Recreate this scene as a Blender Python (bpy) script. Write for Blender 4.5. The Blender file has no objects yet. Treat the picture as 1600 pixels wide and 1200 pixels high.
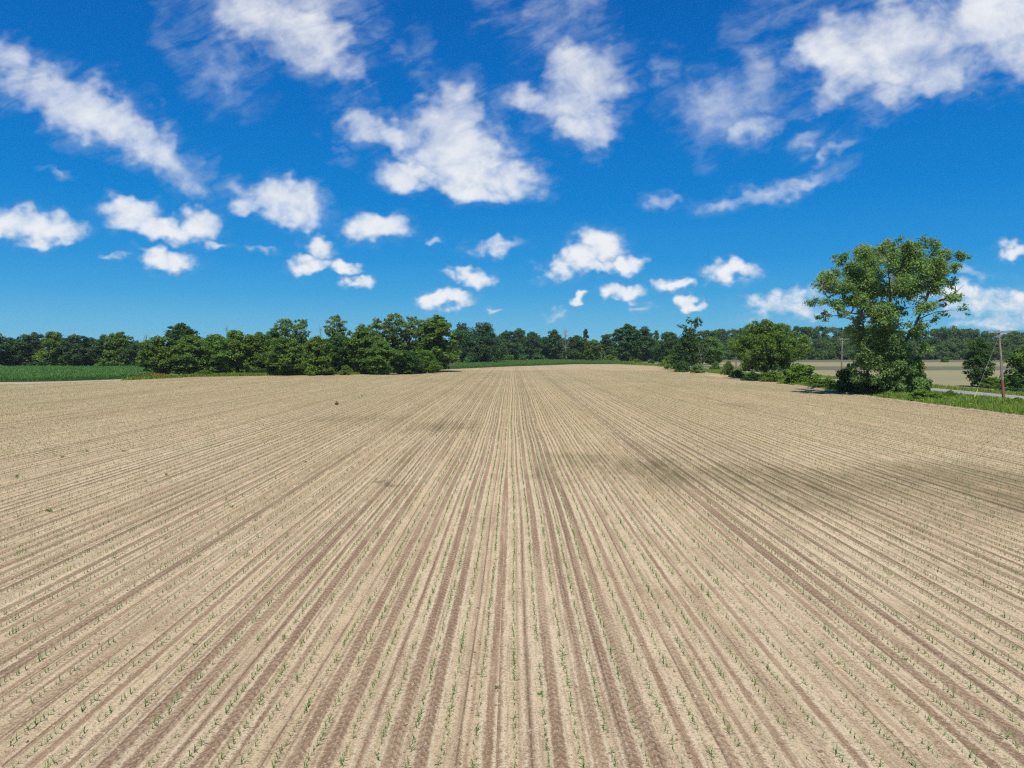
import bpy, math
import numpy as np

# ------------------------------------------------------------------ scene, camera helpers
S = bpy.context.scene
COL = S.collection
F_PX, HC = 1110.0, 9.5            # focal length for a 1600 px wide frame, camera height
PITCH = math.atan(53 / 1110.0)
cp, sp = math.cos(PITCH), math.sin(PITCH)
rad = math.radians

def ray(px, py):
    a, b = (px - 800) / F_PX, (600 - py) / F_PX
    return np.array([a, cp + b * sp, -sp + b * cp])

def G(px, py):                     # point on the ground
    d = ray(px, py); t = -HC / d[2]
    return d[0] * t, d[1] * t

def AT(px, py, Y):                 # point at distance Y
    d = ray(px, py); t = Y / d[1]
    return np.array([d[0] * t, Y, HC + d[2] * t])

# ------------------------------------------------------------------ mesh helpers
class MB:
    """collects quads (and an optional per-vertex tint) into one mesh"""
    def __init__(s): s.v, s.f, s.t, s.n = [], [], [], 0
    def add(s, v, f, t=None):
        v = np.asarray(v, np.float32).reshape(-1, 3); f = np.asarray(f, np.int32).reshape(-1, 4)
        s.v.append(v); s.f.append(f + s.n); s.n += len(v)
        s.t.append(np.full(len(v), .5, np.float32) if t is None else np.asarray(t, np.float32))
    def box(s, c, size, rz=0.0, ry=0.0):
        p = np.array([[x, y, z] for z in (-.5, .5) for y in (-.5, .5) for x in (-.5, .5)]) * np.array(size)
        if ry: p = np.stack([p[:, 0] * math.cos(ry) + p[:, 2] * math.sin(ry), p[:, 1], -p[:, 0] * math.sin(ry) + p[:, 2] * math.cos(ry)], 1)
        if rz: p = np.stack([p[:, 0] * math.cos(rz) - p[:, 1] * math.sin(rz), p[:, 0] * math.sin(rz) + p[:, 1] * math.cos(rz), p[:, 2]], 1)
        s.add(p + np.array(c), [[0, 2, 3, 1], [4, 5, 7, 6], [0, 1, 5, 4], [2, 6, 7, 3], [0, 4, 6, 2], [1, 3, 7, 5]])
    def tube(s, pts, r, n=6):
        pts = np.asarray(pts, float); r = np.broadcast_to(np.asarray(r, float), (len(pts),))
        tan = np.gradient(pts, axis=0); tan /= np.linalg.norm(tan, axis=1)[:, None] + 1e-9
        ref = np.where(np.abs(tan[:, 2:3]) > .8, np.array([[1., 0, 0]]), np.array([[0, 0, 1.]]))
        u = np.cross(tan, ref); u /= np.linalg.norm(u, axis=1)[:, None] + 1e-9
        w = np.cross(tan, u)
        a = np.arange(n) * 2 * math.pi / n
        v = pts[:, None] + r[:, None, None] * (np.cos(a)[None, :, None] * u[:, None] + np.sin(a)[None, :, None] * w[:, None])
        i = np.arange(len(pts) - 1)[:, None] * n; j = np.arange(n)[None]; k = (j + 1) % n
        f = np.stack([i + j, i + k, i + n + k, i + n + j], -1).reshape(-1, 4)
        s.add(v.reshape(-1, 3), f)
    def mesh(s, name, smooth=False):
        v = np.concatenate(s.v); f = np.concatenate(s.f); t = np.concatenate(s.t)
        m = bpy.data.meshes.new(name)
        m.vertices.add(len(v)); m.vertices.foreach_set('co', v.ravel())
        m.loops.add(f.size); m.loops.foreach_set('vertex_index', f.ravel())
        m.polygons.add(len(f))
        m.polygons.foreach_set('loop_start', np.arange(0, f.size, 4, dtype=np.int32))
        m.polygons.foreach_set('use_smooth', np.full(len(f), smooth))
        at = m.attributes.new('tint', 'FLOAT', 'POINT'); at.data.foreach_set('value', t)
        m.update(calc_edges=True)
        return m

def link(name, mesh, mat=None, parent=None, loc=None, objmat=False):
    o = bpy.data.objects.new(name, mesh); COL.objects.link(o)
    if mat is not None:
        if not mesh.materials: mesh.materials.append(mat)
        if objmat:
            o.material_slots[0].link = 'OBJECT'; o.material_slots[0].material = mat
    if parent: o.parent = parent
    if loc is not None: o.location = loc
    return o

def tag(o, label=None, cat=None, group=None, kind=None):
    if label: o['label'] = label
    if cat: o['category'] = cat
    if group: o['group'] = group
    if kind: o['kind'] = kind
    return o

def empty(name, loc):
    o = bpy.data.objects.new(name, None); COL.objects.link(o); o.location = loc
    o.empty_display_size = .2
    return o

# ------------------------------------------------------------------ node helper
class NT:
    def __init__(s, tree): s.t = tree; s.n = tree.nodes; s.l = tree.links
    def put(s, sock, v):
        if isinstance(v, bpy.types.NodeSocket): s.l.new(v, sock)
        elif isinstance(v, (tuple, list)) and sock.type == 'RGBA' and len(v) == 3: sock.default_value = (*v, 1)
        else: sock.default_value = v
    def new(s, typ, ins=None, **props):
        n = s.n.new(typ)
        for k, v in props.items(): setattr(n, k, v)
        for k, v in (ins or {}).items(): s.put(n.inputs[k], v)
        return n
    def m(s, op, a, b=0.0, c=None, clamp=False):
        ins = {0: a, 1: b}
        if c is not None: ins[2] = c
        return s.new('ShaderNodeMath', ins, operation=op, use_clamp=clamp).outputs[0]
    def vm(s, op, a, b=None, c=None):
        ins = {0: a}
        if b is not None: ins[1] = b
        if c is not None: ins[2] = c
        n = s.new('ShaderNodeVectorMath', ins, operation=op)
        return n.outputs['Value'] if op in ('DOT_PRODUCT', 'LENGTH', 'DISTANCE') else n.outputs[0]
    def xyz(s, x=0.0, y=0.0, z=0.0): return s.new('ShaderNodeCombineXYZ', {0: x, 1: y, 2: z}).outputs[0]
    def sep(s, v):
        n = s.new('ShaderNodeSeparateXYZ', {0: v}); return n.outputs[0], n.outputs[1], n.outputs[2]
    def noise(s, v, scale, detail=2.0, rough=.5, dist=0.0, dim='3D'):
        n = s.new('ShaderNodeTexNoise', {'Vector': v, 'Scale': scale, 'Detail': detail, 'Roughness': rough, 'Distortion': dist}, noise_dimensions=dim)
        return n.outputs[0]
    def step(s, x, lo, hi, a=0.0, b=1.0):          # smoothstep from lo..hi to a..b
        n = s.new('ShaderNodeMapRange', {0: x, 1: lo, 2: hi, 3: a, 4: b}, interpolation_type='SMOOTHSTEP'); return n.outputs[0]
    def lin(s, x, lo, hi, a=0.0, b=1.0):
        n = s.new('ShaderNodeMapRange', {0: x, 1: lo, 2: hi, 3: a, 4: b}); return n.outputs[0]
    def mix(s, fac, a, b, typ='MIX'):
        n = s.new('ShaderNodeMix', data_type='RGBA', blend_type=typ)
        s.put(n.inputs[0], fac); s.put(n.inputs[6], a); s.put(n.inputs[7], b); return n.outputs[2]

def material(name):
    m = bpy.data.materials.new(name); m.use_nodes = True
    nt = NT(m.node_tree); m.node_tree.nodes.clear()
    out = nt.new('ShaderNodeOutputMaterial')
    return m, nt, out

def simple(name, c1, c2, scale, rough=.8, detail=4.0, bump=0.0, spec=.3, stretch=(1, 1, 1)):
    m, nt, out = material(name)
    co = nt.vm('MULTIPLY', nt.new('ShaderNodeTexCoord').outputs['Object'], stretch)
    n = nt.noise(co, scale, detail, .6)
    col = nt.mix(nt.step(n, .35, .65), c1, c2)
    p = nt.new('ShaderNodeBsdfPrincipled', {'Base Color': col, 'Roughness': rough, 'Specular IOR Level': spec})
    if bump:
        p.inputs['Normal'].default_value  # noqa
        b = nt.new('ShaderNodeBump', {'Height': n, 'Strength': 1.0, 'Distance': bump})
        nt.l.new(b.outputs[0], p.inputs['Normal'])
    nt.l.new(p.outputs[0], out.inputs[0])
    return m

def leafmat(name, dark, light, trans=.3, rough=.6):
    m, nt, out = material(name)
    t = nt.new('ShaderNodeAttribute', attribute_name='tint').outputs['Fac']
    rnd = nt.new('ShaderNodeObjectInfo').outputs['Random']
    k = nt.m('ADD', t, nt.m('MULTIPLY', nt.m('SUBTRACT', rnd, .5), .25), clamp=True)
    col = nt.mix(k, dark, light)
    hs = nt.new('ShaderNodeHueSaturation', {'Hue': nt.m('ADD', .49, nt.m('MULTIPLY', rnd, .02)), 'Color': col})
    p = nt.new('ShaderNodeBsdfPrincipled', {'Base Color': hs.outputs[0], 'Roughness': rough, 'Specular IOR Level': .25})
    tr = nt.new('ShaderNodeBsdfTranslucent', {'Color': hs.outputs[0]})
    mx = nt.new('ShaderNodeMixShader', {0: trans, 1: p.outputs[0], 2: tr.outputs[0]})
    nt.l.new(mx.outputs[0], out.inputs[0])
    return m

LEAF = dict(
    dark=leafmat('leaf_dark', (.036, .095, .022), (.110, .215, .046), .45),
    mid=leafmat('leaf_mid', (.074, .155, .022), (.205, .330, .055), .45),
    hill=leafmat('leaf_hill', (.046, .110, .022), (.130, .235, .046), .45),
    olive=leafmat('leaf_olive', (.082, .160, .020), (.215, .325, .048), .45),
    blue=leafmat('leaf_blue', (.040, .105, .036), (.112, .215, .068), .45),
    silver=leafmat('leaf_silver', (.115, .205, .052), (.310, .440, .130), .5),
    bright=leafmat('leaf_bright', (.095, .190, .020), (.235, .370, .048), .45),
)
GRASSM = leafmat('grass_blades', (.120, .205, .022), (.310, .410, .065), .35)
BARK = simple('bark', (.10, .085, .07), (.20, .18, .15), 6, .9, bump=.02, stretch=(1, 1, .25))
BARK_DARK = simple('bark_dark', (.035, .03, .025), (.08, .07, .06), 6, .9, bump=.02, stretch=(1, 1, .25))
BARK_GREY = simple('bark_grey', (.22, .20, .18), (.36, .34, .31), 5, .9, bump=.02, stretch=(1, 1, .25))

# ------------------------------------------------------------------ field outline
EDGE = np.array([(-420, 120), (-230, 150), (-138, 192), (-124, 215), (-118, 234), (-113, 251), (-90, 264), (-60, 277), (-43, 301), (-32, 351),
                 (0, 413), (20, 439), (43, 479), (69, 479), (85, 432), (86, 410)], float)
def y_far(x): return np.interp(x, EDGE[:, 0], EDGE[:, 1])
RIGHT = np.array([(-40, 72), (99, 72), (144, 71.5), (185, 75), (245, 82), (320, 83.5), (405, 85.5), (480, 86)], float)   # (y, x)
def x_right(y): return np.interp(y, RIGHT[:, 0], RIGHT[:, 1])
ROW = .76

# ------------------------------------------------------------------ soil material
def wander(x, y):
    p = math.floor((x + ROW / 2) / (ROW * 8))
    return .09 * np.sin(.05 * y + 2.4 * p) + .035 * np.sin(.19 * y + 4.1 * p)

def soil_material():
    m, nt, out = material('sandy_soil')
    co = nt.new('ShaderNodeTexCoord').outputs['Object']
    X, Y, Z = nt.sep(co)
    ps = nt.m('FLOOR', nt.m('DIVIDE', nt.m('ADD', X, ROW / 2), ROW * 8))
    wob = nt.m('MULTIPLY', nt.m('SINE', nt.m('ADD', nt.m('MULTIPLY', Y, .05), nt.m('MULTIPLY', ps, 2.4))), .09)
    wob = nt.m('ADD', wob, nt.m('MULTIPLY', nt.m('SINE', nt.m('ADD', nt.m('MULTIPLY', Y, .19), nt.m('MULTIPLY', ps, 4.1))), .035))
    u = nt.m('DIVIDE', nt.m('SUBTRACT', X, wob), ROW)
    j = nt.m('FLOOR', u); fr = nt.m('SUBTRACT', u, j)
    wn = nt.new('ShaderNodeTexWhiteNoise', {'W': j}, noise_dimensions='1D')
    r1, r2, r3 = nt.sep(wn.outputs['Color'])
    wn2 = nt.new('ShaderNodeTexWhiteNoise', {'W': nt.m('ADD', j, 77.3)}, noise_dimensions='1D')
    r4, r5, r6 = nt.sep(wn2.outputs['Color'])
    edge = nt.m('SUBTRACT', nt.noise(co, 5.5, 4., .7), .5)
    # brown wheel / press track between two rows
    c = nt.m('ADD', .36, nt.m('MULTIPLY', r1, .28))
    w = nt.m('ADD', .075, nt.m('MULTIPLY', r2, .21))
    dist = nt.m('ABSOLUTE', nt.m('SUBTRACT', fr, c))
    dd = nt.m('ADD', nt.m('SUBTRACT', dist, w), nt.m('MULTIPLY', edge, .34))
    trk = nt.m('SUBTRACT', 1., nt.step(dd, -.055, .055))
    trk = nt.m('MULTIPLY', trk, nt.step(r3, .02, .40, .42, 1.))
    c2 = nt.m('SUBTRACT', nt.m('ADD', c, .36), nt.m('MULTIPLY', nt.m('GREATER_THAN', c, .5), .72))
    dd2 = nt.m('ADD', nt.m('SUBTRACT', nt.m('ABSOLUTE', nt.m('SUBTRACT', fr, c2)), .05), nt.m('MULTIPLY', edge, .3))
    ridge = nt.m('MULTIPLY', nt.m('MULTIPLY', nt.step(dd, .02, .07), nt.step(dd, .10, .19, 1., 0.)), nt.step(r3, .2, .6))
    trk2 = nt.m('MULTIPLY', nt.m('SUBTRACT', 1., nt.step(dd2, -.07, .07)), nt.step(r6, .35, .7, 0., .8))
    trk = nt.m('MAXIMUM', trk, trk2)
    longv = nt.noise(nt.xyz(nt.m('MULTIPLY', X, .8), nt.m('MULTIPLY', Y, .06), 3.), 1., 3.)
    trk = nt.m('MULTIPLY', trk, nt.step(longv, .28, .55, .45, 1.))
    # chevron tread marks in the widest tracks
    ph = nt.m('ADD', Y, nt.m('MULTIPLY', dist, 1.1))
    chev = nt.m('SINE', nt.m('ADD', nt.m('MULTIPLY', ph, 2 * math.pi / .30), nt.m('MULTIPLY', edge, 3.)))
    chev = nt.m('MULTIPLY', nt.m('MULTIPLY', chev, trk), nt.step(r2, .3, .55))
    # thin dark slot left by the planter disc
    ld = nt.m('ABSOLUTE', nt.m('ADD', nt.m('SUBTRACT', fr, nt.m('ADD', .42, nt.m('MULTIPLY', r4, .2))), nt.m('MULTIPLY', edge, .05)))
    line = nt.m('MULTIPLY', nt.m('SUBTRACT', 1., nt.step(ld, .015, .05)), nt.step(r5, .45, .6))
    line = nt.m('MULTIPLY', line, nt.step(longv, .3, .5))
    # colours
    big = nt.noise(co, .035, 4., .6)
    mid = nt.noise(nt.vm('MULTIPLY', co, (1., .35, 1.)), .5, 4., .6)
    strk = nt.noise(nt.vm('MULTIPLY', co, (1., .25, 1.)), 7., 4., .7)
    fine = nt.noise(co, 11., 5., .8)
    fil = nt.noise(nt.vm('MULTIPLY', co, (1., .035, 1.)), 13., 3., .65)
    crumb = nt.noise(co, 30., 3., .75)
    pale = nt.mix(nt.step(big, .38, .62), (.59, .458, .278), (.665, .538, .35))
    pale = nt.mix(nt.step(mid, .42, .68, 0., .6), pale, (.385, .288, .172))
    pale = nt.mix(nt.m('MULTIPLY', nt.step(Y, 12., 120.), .72), pale, (.45, .320, .168))  # darker with distance: ridge shading seen at a low angle, put into the colour
    brown = nt.mix(nt.step(mid, .35, .65), (.255, .158, .088), (.355, .236, .142))
    brown = nt.mix(nt.step(strk, .42, .66, 0., .35), brown, (.37, .275, .17))
    pale = nt.mix(nt.m('MULTIPLY', ridge, .6), pale, (.66, .56, .40))
    col = nt.mix(nt.m('MULTIPLY', trk, .97), pale, brown)
    col = nt.mix(nt.m('MULTIPLY', line, .75), col, (.13, .09, .06))
    col = nt.mix(nt.m('MULTIPLY', nt.m('MAXIMUM', chev, 0.), .8), col, (.16, .11, .075))
    col = nt.mix(nt.step(strk, .52, .68, 0., .35), col, (.26, .19, .125))
    col = nt.mix(nt.step(fil, .5, .62, 0., .34), col, (.27, .185, .11))
    col = nt.mix(nt.step(fil, .5, .38, 0., .25), col, (.62, .51, .34))
    col = nt.mix(nt.step(fine, .53, .62, 0., .5), col, (.21, .15, .10))
    def specks(scale, size, keep):
        v = nt.new('ShaderNodeTexVoronoi', {'Vector': co, 'Scale': scale}, voronoi_dimensions='2D')
        rr, gg, _ = nt.sep(v.outputs['Color'])
        rad_ = nt.m('MULTIPLY', nt.m('ADD', .3, rr), size)
        return nt.m('MULTIPLY', nt.step(nt.m('SUBTRACT', v.outputs['Distance'], rad_), -.05, .05, 1., 0.), nt.m('GREATER_THAN', gg, 1 - keep))
    sp1 = specks(9., .30, .5); sp2 = specks(17., .34, .5); sp3 = specks(13., .30, .35)
    clump = nt.step(nt.noise(co, 1.3, 3., .6), .38, .6, .35, 1.)
    dark = nt.m('MULTIPLY', nt.m('MAXIMUM', sp1, sp2), clump)
    col = nt.mix(nt.m('MULTIPLY', dark, .52), col, (.19, .125, .078))
    col = nt.mix(nt.m('MULTIPLY', sp3, .5), col, (.58, .50, .38))
    col = nt.mix(nt.step(crumb, .55, .70, 0., .35), col, (.62, .52, .36))
    # faint green film of tiny weeds in the further parts of the field
    gn = nt.noise(nt.vm('MULTIPLY', co, (1., .5, 1.)), .05, 5., .65)
    gm = nt.m('MULTIPLY', nt.step(gn, .38, .64, .05, .45), nt.step(Y, 50., 190.))
    gm = nt.m('MULTIPLY', gm, nt.step(nt.noise(co, 1.6, 3., .7), .35, .6, .4, 1.))
    col = nt.mix(gm, col, (.215, .205, .095))
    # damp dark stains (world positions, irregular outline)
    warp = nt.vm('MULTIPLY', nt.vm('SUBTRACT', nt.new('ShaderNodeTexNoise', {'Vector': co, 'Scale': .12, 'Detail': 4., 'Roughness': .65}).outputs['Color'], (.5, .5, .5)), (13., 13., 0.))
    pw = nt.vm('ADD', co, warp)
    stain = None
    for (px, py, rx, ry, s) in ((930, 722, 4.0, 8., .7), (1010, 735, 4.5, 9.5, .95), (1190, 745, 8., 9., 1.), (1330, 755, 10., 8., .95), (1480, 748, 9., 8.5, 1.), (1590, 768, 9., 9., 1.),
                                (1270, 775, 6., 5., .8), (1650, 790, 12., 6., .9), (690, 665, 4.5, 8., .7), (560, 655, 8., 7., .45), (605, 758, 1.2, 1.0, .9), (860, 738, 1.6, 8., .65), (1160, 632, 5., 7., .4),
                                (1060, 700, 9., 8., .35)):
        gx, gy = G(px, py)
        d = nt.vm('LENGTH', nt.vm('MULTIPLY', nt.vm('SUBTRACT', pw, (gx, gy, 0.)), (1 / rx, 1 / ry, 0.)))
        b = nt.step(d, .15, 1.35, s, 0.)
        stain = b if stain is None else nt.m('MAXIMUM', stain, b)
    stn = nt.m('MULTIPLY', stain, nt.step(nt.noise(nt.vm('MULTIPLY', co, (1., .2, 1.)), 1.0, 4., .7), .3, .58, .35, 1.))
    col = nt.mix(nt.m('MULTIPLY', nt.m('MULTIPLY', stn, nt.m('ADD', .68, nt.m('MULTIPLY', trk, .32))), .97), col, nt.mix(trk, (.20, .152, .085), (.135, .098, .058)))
    hgt = nt.m('ADD', nt.m('MULTIPLY', fine, .075), nt.m('MULTIPLY', crumb, .035))
    hgt = nt.m('ADD', hgt, nt.m('MULTIPLY', chev, .014))
    hgt = nt.m('SUBTRACT', hgt, nt.m('MULTIPLY', line, .025))
    hgt = nt.m('ADD', hgt, nt.m('MULTIPLY', dark, .012))
    b = nt.new('ShaderNodeBump', {'Height': hgt, 'Strength': .8, 'Distance': 1.0})
    p = nt.new('ShaderNodeBsdfPrincipled', {'Base Color': col, 'Roughness': .95, 'Specular IOR Level': .1, 'Normal': b.outputs[0]})
    nt.l.new(p.outputs[0], out.inputs[0])
    return m

# ------------------------------------------------------------------ ground sheets
def grid_sheet(name, xs, ylo, yhi, ny, zf, mat):
    """columns at xs, each running from ylo[i] to yhi[i]"""
    xs = np.asarray(xs, float); t = np.linspace(0, 1, ny) ** 1.6
    Yg = ylo[:, None] + (yhi - ylo)[:, None] * t[None]
    Xg = np.repeat(xs[:, None], ny, 1)
    Zg = zf(Xg, Yg)
    v = np.stack([Xg, Yg, Zg], -1).reshape(-1, 3)
    i = np.arange(len(xs) - 1)[:, None] * ny; j = np.arange(ny - 1)[None]
    f = np.stack([i + j, i + ny + j, i + ny + j + 1, i + j + 1], -1).reshape(-1, 4)
    mb = MB(); mb.add(v, f)
    return tag(link(name, mb.mesh(name, True), mat), kind='structure')

def poly_sheet(name, left, right, z, mat):
    """strip between two polylines with the same number of points"""
    n = len(left)
    v = [(*p, z) for p in left] + [(*p, z) for p in right]
    f = [[i, n + i, n + i + 1, i + 1] for i in range(n - 1)]
    mb = MB(); mb.add(v, f)
    return tag(link(name, mb.mesh(name), mat), kind='structure')

SOIL = soil_material()
xs = []
for k in range(-400, 113):
    for q in (0, .2, .4, .6, .8): xs.append((k + q) * ROW)
xs = np.array([x for x in xs if x < 85.8])
xs_r = np.interp(xs, RIGHT[:, 1][2:], RIGHT[:, 0][2:], left=-14, right=400)
ylo = np.where(xs < 71.6, -14., xs_r); yhi = np.maximum(y_far(xs), ylo + 2)
rgf = np.random.default_rng(5)
prof = rgf.uniform(.2, 1, 700)
def furrow(X, Y):
    u = X / ROW; k = np.floor(u).astype(int); fr = u - k
    return .02 - .065 * np.sin(np.clip(fr, 0, 1) * math.pi) ** 2 * prof[k + 450]
grid_sheet('field', xs, ylo, yhi, 60, furrow, SOIL)

GRASS = simple('grass_ground', (.055, .10, .018), (.14, .17, .05), .6, .95)
DRYGRASS = simple('dry_grass', (.10, .15, .035), (.30, .25, .15), .25, .95)
TAN = simple('tan_margin', (.30, .24, .15), (.42, .34, .22), .3, .95)
def big_ground():
    m = simple('meadow', (.05, .085, .022), (.12, .145, .05), .03, .95)
    mb = MB(); mb.add([(-6000, -3000, -.14), (6000, -3000, -.14), (6000, 9000, -.14), (-6000, 9000, -.14)], [[0, 1, 2, 3]])
    tag(link('ground', mb.mesh('ground'), m), kind='structure')
big_ground()
xq = np.array([-420, -230, -138, -124, -118, -113, -100], float)
poly_sheet('soil_strip', [(x, y_far(x) - 3) for x in xq], [(x, y_far(x) + 26) for x in xq], -.10, TAN)
poly_sheet('grass_strip', [(x, y_far(x) - 4 + max(0, (x + 150) * .06)) for x in xq], [(x, y_far(x) + 8 - max(0, (x + 138) * .1)) for x in xq], -.075, DRYGRASS)
yr = np.array([-40, 60, 99, 144, 185, 245, 320, 405, 520], float)
poly_sheet('verge', [(x_right(y) - 3, y) for y in yr], [(94.5, y) for y in yr], -.085, GRASS)
def dirt_bank():
    rng = np.random.default_rng(4); ny, nx = 420, 7
    ys = np.linspace(70, 190, ny); t = np.linspace(0, 1, nx)
    X = x_right(ys)[None] - .9 + 2.9 * t[:, None] + rng.normal(size=(nx, ny)) * .08 + .35 * np.sin(ys * .8)[None] * t[:, None]
    Z = -.06 + .30 * np.sin(t[:, None] * math.pi) * (.5 + .8 * rng.random((nx, ny)))
    Z[0] = -.1; Z[-1] = -.12
    v = np.stack([X, np.repeat(ys[None], nx, 0), Z], -1).reshape(-1, 3)
    i = np.arange(nx - 1)[:, None] * ny; j = np.arange(ny - 1)[None]
    mb = MB(); mb.add(v, np.stack([i + j, i + ny + j, i + ny + j + 1, i + j + 1], -1).reshape(-1, 4))
    tag(link('dirt_bank', mb.mesh('dirt_bank'), simple('crumbly_bank', (.19, .14, .09), (.36, .28, .185), 1.6, .95, bump=.1)), kind='structure')
dirt_bank()
def road_material():
    m, nt, out = material('worn_asphalt')
    co = nt.new('ShaderNodeTexCoord').outputs['Object']
    X, Y, Z = nt.sep(co)
    n = nt.noise(nt.vm('MULTIPLY', co, (1, .15, 1)), .8, 4., .6); g = nt.noise(co, 9., 3., .7)
    col = nt.mix(nt.step(n, .3, .7), (.21, .205, .205), (.30, .295, .30))
    col = nt.mix(nt.step(g, .5, .75, 0., .35), col, (.13, .13, .13))
    e = nt.m('ABSOLUTE', nt.m('SUBTRACT', X, 100.))
    col = nt.mix(nt.step(nt.m('ADD', e, nt.m('MULTIPLY', n, 1.2)), 5.3, 6.1), col, (.30, .26, .20))
    p = nt.new('ShaderNodeBsdfPrincipled', {'Base Color': col, 'Roughness': .85, 'Specular IOR Level': .25})
    nt.l.new(p.outputs[0], out.inputs[0]); return m
poly_sheet('road', [(94, -60), (94, 560)], [(106, -60), (106, 560)], -.03, road_material())
poly_sheet('road_shoulder', [(105.5, -60), (105.5, 640)], [(112, -60), (112, 640)], -.07, GRASS)
def far_field_material():
    m, nt, out = material('bean_stubble')
    co = nt.new('ShaderNodeTexCoord').outputs['Object']
    X, Y, Z = nt.sep(co)
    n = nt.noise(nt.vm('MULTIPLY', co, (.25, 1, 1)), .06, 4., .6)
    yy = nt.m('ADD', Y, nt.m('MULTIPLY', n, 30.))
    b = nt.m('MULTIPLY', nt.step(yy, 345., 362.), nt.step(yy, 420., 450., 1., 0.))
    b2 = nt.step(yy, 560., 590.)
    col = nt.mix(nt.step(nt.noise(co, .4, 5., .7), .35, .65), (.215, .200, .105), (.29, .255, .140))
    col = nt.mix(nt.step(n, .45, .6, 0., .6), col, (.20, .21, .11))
    col = nt.mix(nt.m('MULTIPLY', nt.m('MAXIMUM', b, b2), .75), col, (.085, .088, .06))  # dark bands across the field: cloud shadow painted into the colour
    p = nt.new('ShaderNodeBsdfPrincipled', {'Base Color': col, 'Roughness': .95, 'Specular IOR Level': .1})
    nt.l.new(p.outputs[0], out.inputs[0]); return m
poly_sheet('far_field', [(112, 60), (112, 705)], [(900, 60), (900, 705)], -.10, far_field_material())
poly_sheet('straw_patch', [(85, 560), (70, 640)], [(118, 560), (118, 640)], -.11, simple('straw', (.36, .28, .13), (.44, .36, .2), .2, .95))

# ------------------------------------------------------------------ foliage
def leaves(mb, rng, C, R, per, size, flat=.8, droop=0.0, tvar=.22, up=.45, shell=.55):
    """leaf-spray quads round clump centres C with radii R"""
    for c, r in zip(C, R):
        n = max(4, int(per * (r / np.mean(R)) ** 2))
        d = rng.normal(size=(n, 3)); d /= np.linalg.norm(d, axis=1)[:, None]
        d[:, 2] = np.where(d[:, 2] < -.7, -d[:, 2] * .6, d[:, 2])
        rr = r * (shell + (1 - shell) * rng.random(n)) * rng.uniform(.75, 1.12, n)
        p = c + d * rr[:, None] * np.array([1, 1, flat])
        if droop: p[:, 2] -= droop * r * rng.random(n) ** 1.5 * 2
        nor = d * .7 + rng.normal(size=(n, 3)) * .6 + np.array([0, 0, up]); nor /= np.linalg.norm(nor, axis=1)[:, None]
        a = np.cross(nor, rng.normal(size=(n, 3)))
        if droop: a = a * .4 + np.array([0, 0, -1.0]) * droop
        a -= nor * np.sum(a * nor, 1)[:, None]
        a /= np.linalg.norm(a, axis=1)[:, None] + 1e-9
        b = np.cross(nor, a)
        L = size * rng.uniform(.55, 1.3, n)[:, None]; W = L * rng.uniform(.35, .6, n)[:, None] * (.55 if droop else 1)
        v = np.stack([p - a * L * .6, p + b * W + nor * L * .12, p + a * L * .6, p - b * W + nor * L * .05], 1).reshape(-1, 3)
        f = np.arange(4 * n).reshape(-1, 4)
        t = np.clip(rng.normal(.5, tvar * .6) + rng.normal(0, tvar, n), 0, 1)
        mb.add(v, f, np.repeat(t, 4))

def limb(mb, rng, a, b, r0, r1, bend=.12, n=5, sides=5):
    a, b = np.asarray(a, float), np.asarray(b, float); L = np.linalg.norm(b - a)
    t = np.linspace(0, 1, n)[:, None]
    off = rng.normal(size=3) * L * bend; off[2] = abs(off[2]) * .3 + L * .06
    p = a + (b - a) * t + off * (np.sin(t * math.pi))
    mb.tube(p, r0 + (r1 - r0) * t[:, 0], sides)
    return p

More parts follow.
